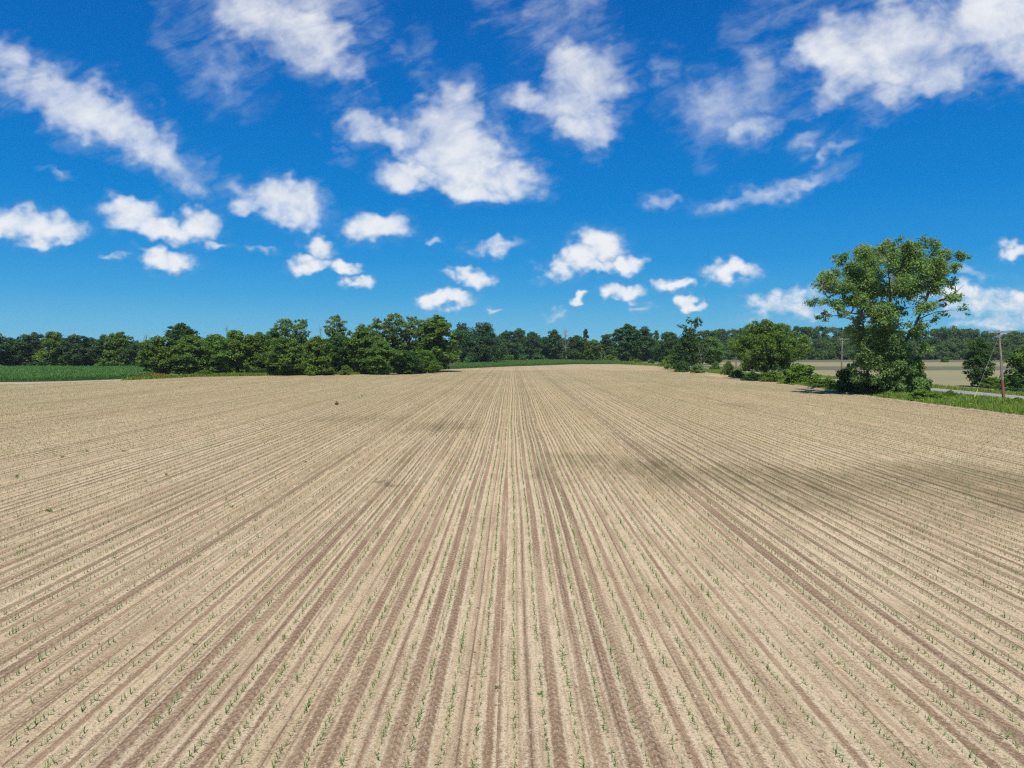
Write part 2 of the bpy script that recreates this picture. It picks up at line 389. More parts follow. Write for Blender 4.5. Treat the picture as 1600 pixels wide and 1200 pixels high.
PROFILE = dict(
    round=lambda t: np.sqrt(np.clip(1 - (2 * t - .9) ** 2 / 1.25, .02, 1)),
    oval=lambda t: np.clip(np.sin(np.clip(t * .93 + .07, 0, 1) * math.pi), .05, 1) ** .6,
    vase=lambda t: np.clip(.35 + .75 * t - .75 * np.clip(t - .75, 0, 1) * 2.4, .1, 1),
    cone=lambda t: np.clip(1.0 - .85 * t, .08, 1) * np.clip(.5 + 3 * t, 0, 1),
    dome=lambda t: np.sqrt(np.clip(1 - t ** 2.2, .03, 1)),
    flat=lambda t: np.sqrt(np.clip(1 - t ** 4.5, .03, 1)) * np.clip(.72 + t, 0, 1),
)
def make_tree(seed, H, rx, base, prof, ncl, cr, per, leaf, droop=0.0, trunk_r=.35, flat=.75, stems=1, limbs=14, shell=.5, top_bias=1.0, fill=.55):
    """returns (trunk mesh, crown mesh) of a tree H metres tall with a crown radius rx"""
    rng = np.random.default_rng(seed)
    ph = rng.uniform(0, 6.28, 4)
    C, R = [], []
    tries = 0
    while len(C) < ncl and tries < ncl * 40:
        tries += 1
        t = rng.random() ** top_bias; th = rng.uniform(0, 6.28)
        env = rx * PROFILE[prof](t) * (1 + .16 * math.sin(2 * th + ph[0] + 3 * t) + .14 * math.sin(3 * th + ph[1] - 5 * t) + .1 * math.sin(9 * t + ph[2]))
        r = cr * rng.uniform(.65, 1.25)
        q = max(0.0, env - r * .6) * rng.random() ** .45
        z = base + (H - base - r * flat) * t
        c = np.array([q * math.cos(th), q * math.sin(th), max(z, r * flat * .7)])
        if all(np.linalg.norm((c - o) * (1, 1, 1.2)) > .42 * (r + s) for o, s in zip(C, R)):
            C.append(c); R.append(r)
    C, R = np.array(C), np.array(R)
    cm = MB(); leaves(cm, rng, C, R, per, leaf, flat, droop, shell=shell)
    if fill:
        F, FR = [], []
        for q in range(int(ncl * fill)):
            t = rng.random(); th = rng.uniform(0, 6.28); r = cr * rng.uniform(.8, 1.4)
            e = max(.2, rx * PROFILE[prof](t) * .85 - r * .5) * rng.random() ** .5
            F.append((e * math.cos(th), e * math.sin(th), max(base + (H - base - r) * t * .93, r * .6))); FR.append(r)
        leaves(cm, rng, np.array(F), np.array(FR), per * .75, leaf, .95, droop * .5, shell=.1)
    tm = MB()
    for s in range(stems):
        o = np.array([0, 0, 0.]) if stems == 1 else np.append(rng.normal(size=2) * rx * .12, 0)
        topx = rng.normal(size=2) * rx * (.1 if stems == 1 else .35)
        zt = H * rng.uniform(.72, .85)
        ts = np.linspace(0, 1, 8)
        P = np.stack([o[0] + topx[0] * ts ** 1.5 + rng.normal(size=8) * .02 * H * ts * .3, o[1] + topx[1] * ts ** 1.5, -.3 + (zt + .3) * ts], 1)
        rr = trunk_r * (1 - .85 * ts) * (1 + .5 * np.exp(-ts * 14))
        tm.tube(P, rr, 8)
        for i in rng.permutation(len(C))[:max(3, limbs // stems)]:
            zz = max(C[i][2] * rng.uniform(.45, .75), H * .1)
            k = np.interp(zz, P[:, 2], np.arange(8)); k0 = int(min(k, 6)); pt = P[k0] + (P[k0 + 1] - P[k0]) * (k - k0)
            limb(tm, rng, pt, C[i], np.interp(k, np.arange(8), rr) * .5, trunk_r * .06)
    return tm.mesh('trunk', True), cm.mesh('crown')

PRO = {}
def proto(key, **k):
    PRO[key] = (*make_tree(**k), k['H'], k['rx'])
for i in range(4):
    proto(f'broad{i}', seed=11 + i, H=20, rx=7.5, base=.8, prof='round', ncl=95, cr=1.75, per=95, leaf=.6, trunk_r=.4, limbs=10, flat=.85)
for i in range(3):
    proto(f'tall{i}', seed=31 + i, H=24, rx=6.2, base=1.5, prof='oval', ncl=95, cr=1.65, per=95, leaf=.6, trunk_r=.42, limbs=14, flat=.9)
for i in range(3):
    proto(f'airy{i}', seed=51 + i, H=26, rx=6.5, base=5, prof='vase', ncl=95, cr=1.3, per=70, leaf=.5, trunk_r=.4, limbs=40, shell=.2, top_bias=.75, flat=.9, fill=.15)
for i in range(2):
    proto(f'willow{i}', seed=71 + i, H=24, rx=8, base=2, prof='dome', ncl=100, cr=1.7, per=95, leaf=.7, droop=.7, trunk_r=.5, limbs=12, flat=.9)
for i in range(2):
    proto(f'dome{i}', seed=81 + i, H=18, rx=8, base=.8, prof='dome', ncl=100, cr=1.7, per=95, leaf=.58, trunk_r=.4, limbs=10, flat=.85)
for i in range(3):
    proto(f'bush{i}', seed=91 + i, H=4, rx=3, base=.05, prof='dome', ncl=60, cr=.6, per=80, leaf=.24, trunk_r=.07, stems=4, limbs=16, flat=.9)
proto('narrow0', seed=99, H=24, rx=3, base=2, prof='oval', ncl=60, cr=1.1, per=90, leaf=.5, trunk_r=.3, limbs=8, flat=.9)
proto('young0', seed=101, H=12, rx=4.2, base=.4, prof='oval', ncl=120, cr=.85, per=80, leaf=.32, trunk_r=.16, limbs=30, flat=.8, fill=.3)
proto('oak0', seed=111, H=20, rx=13, base=3.2, prof='flat', ncl=240, cr=1.7, per=130, leaf=.45, trunk_r=.75, limbs=40, flat=.85)
# a dead tree: bare forked limbs only
def dead_tree(seed, H):
    rng = np.random.default_rng(seed); tm, bm = MB(), MB()
    P = np.stack([np.linspace(0, .06 * H, 7), np.zeros(7), np.linspace(-.3, H, 7)], 1); tm.tube(P, np.linspace(.3, .04, 7), 7)
    for i in range(22):
        z = H * rng.uniform(.35, .95); a = rng.uniform(0, 6.28); L = (H - z) * .3 + H * .07
        s = np.array([.06 * z, 0, z]); e = s + np.array([math.cos(a) * L * .5, math.sin(a) * L * .5, L * .9])
        p = limb(bm, rng, s, e, .09, .03)
        for q in range(3):
            limb(bm, rng, p[2 + q % 2], p[3] + rng.normal(size=3) * .07 * H + np.array([0, 0, .05 * H]), .05, .02)
    return tm.mesh('trunk', True), bm.mesh('branches')
DEAD = dead_tree(7, 22)

def plant(name, key, px, Y, top, wpx, mat, label, cat, group=None, rot=0.0, base_z=0.0, bark=BARK_DARK, X=None, dep=1.0):
    t, c, H, rx = PRO[key]
    x = (px - 800) / F_PX * Y if X is None else X
    h = AT(px, top, Y)[2] - base_z; w = wpx / F_PX * Y
    e = empty(name, (x, Y, base_z)); e.rotation_euler[2] = rot
    s = w / (2 * rx); e.scale = (s, s * dep, h / H)
    link('trunk' if not key.startswith('bush') else 'stems', t, bark, e, objmat=True)
    link('crown' if not key.startswith('bush') else 'foliage', c, LEAF[mat], e, objmat=True)
    return tag(e, label, cat, group)

WL = 'trees of the far left wood behind the standing corn'
WM = 'trees of the left wood beside the field'
WC = 'trees of the far wood at the end of the field'
WV = 'shrubs on the grass verge by the road'
rot = iter(np.random.default_rng(3).uniform(0, 6.28, 400))
T = [ # key, px, Y, top, width, leaf, label, group
 ('tall0', -14, 372, 504, 44, 'dark', 'tallest dark tree of the far left wood, cut by the photo edge', WL),
 ('broad0', 20, 388, 526, 56, 'blue', 'low bluish green tree beside the tall tree cut by the left photo edge', WL),
 ('broad1', 52, 392, 517, 50, 'blue', 'uneven topped tree left of the pale domed tree behind the corn', WL),
 ('dome0', 86, 386, 515, 58, 'mid', 'pale green domed tree at the middle of the far left wood', WL),
 ('broad2', 118, 388, 521, 52, 'blue', 'round dark tree just right of the pale domed tree behind the corn', WL),
 ('broad3', 142, 398, 525, 44, 'blue', 'narrow bluish tree in the dip between two round crowns', WL),
 ('tall1', 163, 386, 521, 44, 'dark', 'dark tree touching the left side of the big round crown above the shed', WL),
 ('dome1', 188, 384, 516, 62, 'mid', 'big round crowned tree above the small pale shed', WL),
 ('broad1', 221, 378, 533, 48, 'blue', 'lowest tree of the far left wood next to the yellowish corner tree', WL),
 ('broad2', 248, 262, 523, 62, 'olive', 'yellowish green tree at the left corner of the field wood', WM),
 ('tall2', 284, 305, 502, 62, 'dark', 'dark round tree rising above the left end of the field wood', WM),
 ('broad0', 298, 264, 521, 72, 'mid', 'bushy mid green tree under the dark round crown at the wood corner', WM),
 ('broad3', 338, 268, 519, 64, 'mid', 'level topped green tree left of the bare stick in the wood', WM),
 ('dome0', 369, 272, 512, 62, 'olive', 'yellow green tree with a bare stick poking out of its top', WM),
 ('broad1', 402, 276, 516, 64, 'olive', 'yellow tipped tree left of the twin topped airy tree', WM),
 ('tall0', 428, 290, 510, 46, 'dark', 'dark tree touching the left side of the twin topped airy tree', WM),
 ('airy0', 446, 296, 496, 46, 'silver', 'airy tree with sky gaps, left half of the twin tops', WM),
 ('airy1', 470, 298, 497, 38, 'silver', 'airy tree with a tuft pointing right, right half of the twin tops', WM),
 ('broad2', 442, 268, 524, 66, 'mid', 'broad green tree in front of the twin topped airy trees', WM),
 ('dome1', 496, 269, 522, 64, 'olive', 'bright yellow green tree in the hollow between two airy tops', WM),
 ('airy2', 529, 304, 491, 48, 'silver', 'airy tall tree standing alone above the middle of the wood', WM),
 ('broad3', 528, 284, 520, 50, 'dark', 'dark tree below the lone airy top of the wood', WM),
 ('tall1', 566, 282, 504, 62, 'mid', 'tall mid green tree between the lone airy top and the triple top', WM),
 ('airy1', 592, 306, 496, 46, 'silver', 'airy tree, left one of the triple top in the wood', WM),
 ('airy0', 616, 308, 488, 54, 'silver', 'highest airy tree, middle one of the triple top in the wood', WM),
 ('airy2', 640, 312, 493, 40, 'silver', 'airy tree leaning over the sky gap in the wood, right one of the triple top', WM),
 ('broad0', 596, 276, 529, 62, 'mid', 'green tree in front of the triple top in the wood', WM),
 ('broad1', 632, 282, 546, 56, 'dark', 'low dark bushy tree below the sky gap in the wood', WM),
 ('tall2', 683, 312, 489, 78, 'mid', 'big dense tree at the right end of the field wood', WM),
 ('airy0', 657, 322, 497, 34, 'silver', 'thin airy tree right of the sky gap, against the big end tree', WM),
 ('willow0', 664, 294, 545, 54, 'mid', 'low arching tree at the foot of the big end tree', WM),
 ('willow1', 722, 470, 501, 66, 'blue', 'drooping dark tree just beyond the right end of the field wood', WC),
 ('willow0', 757, 480, 500, 66, 'blue', 'wide drooping tree standing over the left end of the distant corn', WC),
 ('broad2', 792, 600, 515, 44, 'blue', 'flat topped tree behind the clipped hedge, left one', WC),
 ('tall0', 812, 640, 511, 40, 'dark', 'flat topped tree behind the clipped hedge, middle one', WC),
 ('broad3', 832, 630, 516, 38, 'blue', 'pinkish grey topped tree behind the clipped hedge, right one', WC),
 ('broad0', 850, 640, 526, 36, 'dark', 'low tree filling the dip left of the dead branches', WC),
 ('tall1', 866, 620, 513, 40, 'blue', 'tree with a ragged top left of the dead branches', WC),
 ('dome0', 899, 610, 522, 52, 'dark', 'darkest round tree of the far wood, left of the far utility poles', WC),
 ('narrow0', 915, 650, 513, 15, 'dark', 'narrow pointed tree rising above the darkest round tree', WC),
 ('broad1', 926, 560, 529, 34, 'mid', 'lighter green tree behind the two far utility poles', WC),
 ('broad2', 948, 640, 521, 42, 'blue', 'sloping dark tree left of the tall bare stemmed tree', WC),
 ('tall2', 980, 560, 504, 54, 'dark', 'tall tree with bare stems and ragged top in the far wood', WC),
 ('tall0', 1006, 590, 508, 44, 'blue', 'greyish tree right of the tall bare stemmed tree', WC),
 ('narrow0', 1025, 600, 515, 16, 'mid', 'small pointed tree between the grey tree and the level wood', WC),
 ('broad3', 1044, 540, 516, 46, 'dark', 'level topped tree in the far wood left of the half dead tree', WC),
 ('broad0', 1110, 470, 524, 50, 'mid', 'soft light green tree behind and right of the half dead tree', WC),
]
for k, px, Y, top, w, mat, lab, grp in T:
    plant({'w': 'willow_tree', 'n': 'narrow_tree', 'a': 'airy_tree'}.get(k[0], 'broadleaf_tree'), k, px, Y, top, w, mat, lab, 'tree', grp, next(rot))

def dead(px, Y, top, w, label, group):
    x, h = (px - 800) / F_PX * Y, AT(px, top, Y)[2]
    e = empty('dead_tree', (x, Y, 0)); s = w / F_PX * Y / 7.; e.scale = (s, s, h / 23.5); e.rotation_euler[2] = next(rot)
    link('trunk', DEAD[0], BARK_GREY, e); link('branches', DEAD[1], BARK_GREY, e)
    tag(e, label, 'dead tree', group)
dead(226, 400, 520, 16, 'bare grey dead tree above the lowest trees of the far left wood', None)
dead(355, 300, 505, 10, 'bare stick of a dead tree poking above the field wood', None)
dead(885, 600, 511, 16, 'bare grey dead tree beside the ragged topped far tree', None)
dead(503, 310, 506, 12, 'thin bare dead tree in the hollow of the field wood', None)

# bushes and hedges along the woods
B = [ # px, Y(by base py), top, width, leaf, label, cat
 (540, 586, 569, 22, 'mid', 'small round shrub standing out from the wood foot at the field edge', WM),
 (318, 588, 578, 34, 'mid', 'low shrub at the wood foot below the level topped tree', WM),
 (405, 586, 574, 40, 'dark', 'low dark shrub at the wood foot left of the twin topped trees', WM),
 (460, 585, 572, 44, 'mid', 'low shrub at the wood foot under the twin topped trees', WM),
 (590, 584, 570, 34, 'mid', 'low shrub at the wood foot under the triple top', WM),
 (648, 582, 566, 34, 'bright', 'lighter shrub at the wood foot near the arching tree', WM),
 (930, 564, 549, 26, 'bright', 'bright green shrub under the left far utility pole', WC),
 (953, 564.5, 553, 22, 'olive', 'yellowish shrub under the right far utility pole', WC),
 (985, 566, 554, 20, 'mid', 'rounded shrub at the foot of the tall bare stemmed tree', WC),
 (1005, 564, 544, 18, 'olive', 'small yellowing tree before the grey tree of the far wood', WC),
 (996, 568, 560, 12, 'mid', 'small shrub at the end of the distant corn', WC),
 (1018, 569, 561, 12, 'blue', 'small bluish shrub before the straw coloured patch', WC),
 (1049, 577, 553, 36, 'bright', 'bright green shrub at the left foot of the half dead tree', WV),
 (1066, 581, 563, 34, 'dark', 'dark shrub under the half dead tree', WV),
 (1090, 583, 566, 26, 'silver', 'greyish shrub at the right foot of the half dead tree', WV),
 (1118, 580, 563, 19, 'mid', 'rounded small shrub, left of the pair before the far field', WV),
 (1138, 586, 563, 21, 'mid', 'pointed small shrub, right of the pair before the far field', WV),
 (1208, 596, 578, 44, 'bright', 'low bright shrub right of the dark trunk of the spreading tree', WV),
 (1252, 600, 566, 64, 'bright', 'large bright green shrub halfway between the spreading tree and the tall cottonwood', WV),
 (1176, 595, 580, 30, 'dark', 'dark shrub round the trunk of the spreading tree', WV),
 (1326, 614, 566, 40, 'dark', 'dark leafy shrub at the left foot of the tall cottonwood', WV),
 (1429, 617, 552, 54, 'mid', 'tall dark green shrub at the right foot of the tall cottonwood', WV),
 (1404, 619, 578, 48, 'silver', 'greyish shrub directly below the tall cottonwood', WV),
 (1360, 617, 592, 50, 'dark', 'dark undergrowth shrub around the cottonwood stems', WV),
 (1440, 627, 607, 46, 'bright', 'low bright weedy shrub before the road right of the cottonwood', WV),
 (1486, 624, 609, 26, 'bright', 'small weedy shrub sticking up over the road edge', WV),
 (1592, 631, 620, 26, 'bright', 'small weedy shrub right of the leaning utility pole', WV),
 (1552, 606, 588, 46, 'mid', 'hedge like shrub beyond the road behind the utility pole', WV),
 (1598, 611, 580, 56, 'dark', 'dark shrub beyond the road at the right photo edge', WV),
 (1476, 566, 557, 14, 'mid', 'small far shrub on the field beyond the road', WV),
 (1462, 628, 612, 34, 'bright', 'bright weedy shrub before the road, left of the leaning utility pole', WV),
 (1312, 610, 596, 30, 'bright', 'small bright shrub at the left edge of the cottonwood shade', WV),
 (1275, 604, 590, 34, 'bright', 'low bright shrub at the right foot of the large bright shrub', WV),
 (1292, 607, 590, 46, 'mid', 'low weedy shrub between the large bright shrub and the cottonwood', WV),
 (1152, 589, 577, 24, 'bright', 'low bright shrub left of the spreading tree trunk', WV),
 (1235, 590, 573, 30, 'mid', 'mid green shrub behind the large bright shrub', WV),
]
rb = np.random.default_rng(17)
for i, (px, by, top, w, mat, lab, grp) in enumerate(B):
    Y = G(px, by)[1]
    plant('shrub', f'bush{i % 3}', px, Y, top, w, mat, lab, 'shrub', grp, next(rot))
plant('spreading_tree', 'oak0', 1196, 236, 497, 124, 'mid', 'broad spreading dark trunked tree by the road with drooping branch ends', 'tree', None, 1.2, bark=BARK_DARK)
plant('young_tree', 'young0', 1529, 185, 527, 50, 'dark', 'small leafy tree beyond the road, left of the leaning utility pole', 'tree', None, .4)
plant('roadside_tree', 'dome1', 1606, 166, 533, 76, 'mid', 'leafy tree beyond the road cut by the right photo edge', 'tree', None, 2.0)
# clipped hedge
def hedge():
    rng = np.random.default_rng(5); Y = 560; cm = MB()
    x0, x1 = (776 - 800) / F_PX * Y, (801 - 800) / F_PX * Y
    C = [(x, y, z) for x in np.linspace(0, x1 - x0, 9) for y in (0, 2.5) for z in (1.2, 3.2, 4.8)]
    leaves(cm, rng, np.array(C), np.full(len(C), 1.35), 60, .5, .9)
    tag(link('hedge', cm.mesh('hedge'), LEAF['mid'], loc=(x0, Y, 0)), 'clipped block shaped hedge at the edge of the distant corn', 'hedge')
hedge()

# ------------------------------------------------------------------ two trees with their own branch plan
def planned_tree(name, seed, px0, Y0, cir, half_w, depth, cx, low_y, stems, per, leaf, mat, bark, label, dense):
    """foliage masses (measured in the photo, set at the tree's distance, each with its own depth) on real limbs"""
    rng = np.random.default_rng(seed); k = Y0 / F_PX; bx = (px0 - 800) * k
    C, R = [], []
    for (px, py, r) in cir:
        half = depth * math.sqrt(max(.12, 1 - ((px - cx) / half_w) ** 2)) * (1.0 if py < low_y else .6)
        for q in range(3 if r * k > 2.2 else (2 if r * k > 1.4 else 1)):
            c = AT(px + rng.normal() * 2, py + rng.normal() * 2, Y0)
            c[0] -= bx; c[1] = rng.uniform(-half, half) if q or r * k < 1.4 else -half * rng.uniform(.4, 1); C.append(c); R.append(r * k * rng.uniform(.85, 1.05))
    C, R = np.array(C), np.array(R)
    C2, R2 = [], []
    for c, r in zip(C, R):
        for q in range(int(dense * (3 + 7 * (r / 3) ** 2))):
            d = rng.normal(size=3); d /= np.linalg.norm(d)
            C2.append(c + d * r * rng.uniform(.1, .78)); R2.append(r * rng.uniform(.22, .55) + .3)
    cm = MB(); leaves(cm, rng, np.array(C2), np.array(R2), per, leaf, .95, shell=.15, tvar=.3)
    tm = MB(); nodes = []
    for pts, r0, r1, sides in stems:
        P = np.array([[(px - px0) * k, dy, AT(px, py, Y0)[2]] for px, py, dy in pts])
        t = np.linspace(0, len(P) - 1, len(P) * 3)
        Q = np.stack([np.interp(t, np.arange(len(P)), P[:, i]) for i in range(3)], 1)
        Q += rng.normal(size=Q.shape) * r0 * .12
        tm.tube(Q, np.linspace(r0, r1, len(Q)), sides); nodes.extend(Q[3:])
    nd = np.array(nodes)
    for c in C:
        low = nd[nd[:, 2] < c[2] - .5]
        if len(low): limb(tm, rng, low[np.argmin(np.linalg.norm(low - c, axis=1))], c, .10, .03, .1)
    e = empty(name, (bx, Y0, 0))
    link('trunk', tm.mesh('trunk', True), bark, e); link('crown', cm.mesh('crown'), LEAF[mat], e)
    return tag(e, label, 'tree')
planned_tree('cottonwood_tree', 42, 1381, 150.0,
    [(1375,397,22),(1400,390,22),(1430,392,21),(1453,402,17),(1355,415,22),(1390,420,28),(1425,420,26),(1450,430,18),(1340,400,10),(1412,384,10),(1360,395,12),
     (1320,405,18),(1310,430,20),(1285,440,17),(1268,450,10),(1300,455,20),(1330,440,22),(1275,470,13),(1290,480,14),(1300,495,12),(1320,475,20),(1345,460,24),(1285,494,9),
     (1370,450,26),(1400,455,26),(1428,452,20),(1350,490,24),(1375,485,24),(1403,488,20),(1338,510,14),(1322,505,9),(1365,515,24),(1395,515,20),(1350,540,18),(1380,540,22),(1402,545,16),(1420,545,14),(1350,566,17),(1375,570,20),(1395,575,18),
     (1475,408,15),(1494,408,9),(1462,422,13),(1482,422,11),(1455,470,12),(1474,465,11),(1470,488,11),(1446,500,9),(1462,445,12),(1442,445,15),(1485,450,9),(1335,535,13),(1347,525,16),(1330,556,10),(1342,556,15),(1410,522,14),(1407,560,16),(1426,530,9),(1362,545,18),(1392,560,18),(1350,588,15),(1375,598,15),(1390,580,16),(1410,570,13),(1415,600,13),(1345,573,13),(1335,588,13),(1365,595,16),(1400,592,15),(1412,520,10),(1478,478,8),(1462,500,7),(1324,524,11),(1427,548,10),(1312,512,10),(1430,525,9),(1305,480,12),(1330,575,10)],
    122, 10.5, 1385, 520,
    [([(1376,622,0),(1378,580,0),(1383,540,.5),(1386,500,.5),(1393,450,1),(1402,395,1)], .55, .07, 9),
     ([(1398,622,-1),(1401,585,-1),(1404,545,-1),(1420,510,-2),(1432,478,-2),(1448,440,-2),(1470,408,-2)], .42, .05, 9),
     ([(1358,622,1),(1360,585,1),(1358,540,2),(1352,490,2),(1345,440,3),(1325,405,3)], .36, .05, 9),
     ([(1384,535,0),(1365,505,-2),(1340,493,-4),(1312,491,-4),(1285,478,-4),(1268,452,-4)], .24, .04, 7),
     ([(1428,488,-2),(1446,474,-3),(1470,465,-3),(1488,447,-3)], .2, .04, 7), ([(1432,478,-2),(1436,450,-3),(1445,425,-3)], .2, .04, 7),
     ([(1386,500,0),(1405,460,4),(1425,420,6),(1440,392,6)], .28, .05, 7), ([(1383,530,0),(1370,480,-5),(1362,440,-6),(1360,400,-6)], .28, .05, 7)],
    100, .30, 'silver', BARK, 'tallest tree, an airy several stemmed cottonwood between field and road', 1.15)
planned_tree('half_dead_tree', 43, 1078, 318.0,
    [(1066,508,6),(1075,501,6),(1085,502,7),(1093,507,6),(1072,514,7),(1085,513,7),(1078,523,10),(1068,528,10),(1075,538,14),(1065,546,13),(1082,548,14),(1095,552,10),(1060,558,14),(1072,562,14),(1088,566,12),(1056,568,8),(1100,538,6),(1092,530,6)],
    30, 5.0, 1078, 540,
    [([(1077,584,0),(1076,550,0),(1078,520,0),(1080,502,0)], .4, .08, 7), ([(1091,584,-3),(1092,562,-4),(1088,545,-4),(1084,533,-4)], .16, .07, 7),
     ([(1091,560,-3),(1096,535,-4),(1098,515,-4)], .10, .03, 6), ([(1092,565,-3),(1103,548,-4),(1106,535,-4)], .09, .03, 6), ([(1078,530,0),(1068,515,0),(1062,503,0)], .12, .05, 6)],
    45, .55, 'dark', BARK, 'half dead tree by the road, sparse tuft on top and grey bare limbs', .8)

# ------------------------------------------------------------------ background woods that read as one mass
def wood(name, spots, mat, label, seed, leaf=1.1, nl=800, ground_z=None):
    """spots: (x, y, base z, height, radius)"""
    rng = np.random.default_rng(seed); mb = MB()
    for x, y, z, h, r in spots:
        n = rng.integers(9, 14); C, R = [], []
        for q in range(n):
            a = rng.uniform(0, 6.28); t = rng.random() ** .8; e = r * math.sqrt(max(.1, 1 - (t * 1.0 - .25) ** 2 * 1.3))
            C.append((x + math.cos(a) * e * .62 * rng.random() ** .5, y + math.sin(a) * e * .62 * rng.random() ** .5, z + h * (.1 + .70 * t))); R.append(r * rng.uniform(.38, .6))
        leaves(mb, rng, np.array(C), np.array(R), nl // n * 1.0, leaf, .8, tvar=.26, shell=.35)
    return tag(link(name, mb.mesh(name), mat), label, 'wood', kind='stuff')

rw = np.random.default_rng(77)
def jit(a): return a + rw.normal() * 2.
sp_l = [(jit(-290 + i * 9), 408 + rw.uniform(0, 30), 0, rw.uniform(15, 18.5), rw.uniform(5, 7)) for i in range(13)]
sp_m = []
for i in range(20):
    x = -138 + i * 5.3
    sp_m.append((jit(x), 300 + i * 1.6 + rw.uniform(0, 26), 0, rw.uniform(15.5, 18.5), rw.uniform(4.5, 6)))
for i in range(18):
    x = -136 + i * 5.8
    sp_m.append((jit(x), 290 + i * 2.2 + rw.uniform(-6, 0), 0, rw.uniform(9, 13), rw.uniform(4, 5)))
sp_c = []
for i in range(34):
    x = -75 + i * 7.5
    sp_c.append((jit(x), 655 + rw.uniform(0, 40), 0, rw.uniform(18, 22), rw.uniform(6, 8)))
for i in range(26):
    sp_c.append((jit(-60 + i * 7.5), 625 + rw.uniform(-10, 20), 0, rw.uniform(11, 16), rw.uniform(5, 7)))
wood('wood_interior', sp_l, LEAF['blue'], 'dark wood interior behind the far left trees', 1)
wood('wood_interior', sp_m, LEAF['mid'], 'dark wood interior behind the field side trees', 2)

# wooded hill on the right
prof_px = np.array([(1040, 528), (1090, 516), (1115, 510), (1150, 506), (1200, 505), (1260, 503), (1320, 506), (1390, 510), (1440, 511), (1478, 506), (1505, 505), (1530, 512), (1550, 517), (1575, 514), (1610, 510), (1700, 508), (1800, 512)], float)
def hill_h(x, y):
    r = np.clip((y - 705) / 170, 0, 1); r = r * r * (3 - 2 * r)
    return r * 13.0 * np.clip((x - 130) / 90, 0, 1)
hx = np.linspace(90, 1100, 60); 
grid_sheet('hill', hx, np.full(60, 704.), np.full(60, 1300.), 40, lambda X, Y: hill_h(X, Y) - .3, GRASS)
sp_h = []
for row, Y in enumerate((712, 736, 765, 800, 835)):
    for X in np.arange(165 + row * 12, 780, 8.5):
        px = 800 + X / Y * F_PX
        if px > 1760: continue
        top = np.interp(px, prof_px[:, 0], prof_px[:, 1])
        zt = AT(px, top, Y)[2]
        z = float(hill_h(X, Y))
        h = (17 + rw.uniform(-2, 3)) if row < 3 else (zt - z) * rw.uniform(.95, 1.05)
        if row < 3: h = min(h + row * 1.5, zt - z)
        sp_h.append((jit(X), jit(Y), z, max(h, 9), rw.uniform(6.5, 9.5)))
for X in np.arange(120, 700, 4.2):
    sp_h.append((jit(X), 702 + rw.uniform(-3, 3), -1.5, rw.uniform(8, 13), rw.uniform(4.5, 6)))
for X in np.arange(-75, 160, 6.0):
    sp_c.append((jit(X), 618 + rw.uniform(-3, 6), -.3, rw.uniform(5, 8), rw.uniform(3.5, 5)))
wood('wood_interior', sp_c, LEAF['blue'], 'bluish far wood closing the end of the field', 3)
wood('hill_wood', sp_h, LEAF['hill'], 'dark green wooded hill beyond the far field on the right', 4, leaf=1.2, nl=1300)

# ------------------------------------------------------------------ grass, corn, seedlings
def blades(mb, rng, x, y, z, h, w, n, spread, bend=.5, seg=1):
    """n grass blades at each point, as leaning tapered quads"""
    N = len(x)
    for q in range(n):
        a = rng.uniform(0, 6.28, N); px = x + rng.normal(size=N) * spread; py = y + rng.normal(size=N) * spread
        hh = h * rng.uniform(.5, 1.15, N); lean = hh * rng.uniform(.1, bend, N); aa = rng.uniform(0, 6.28, N)
        dx, dy = np.cos(a) * w / 2, np.sin(a) * w / 2
        lx, ly = np.cos(aa) * lean, np.sin(aa) * lean
        v = np.stack([np.stack([px - dx, py - dy, z + 0 * px], 1), np.stack([px + dx, py + dy, z + 0 * px], 1),
                      np.stack([px + dx * .35 + lx, py + dy * .35 + ly, z + hh], 1), np.stack([px - dx * .35 + lx, py - dy * .35 + ly, z + hh], 1)], 1).reshape(-1, 3)
        mb.add(v, np.arange(4 * N).reshape(-1, 4), np.repeat(np.clip(rng.normal(.5, .25, N), 0, 1), 4))

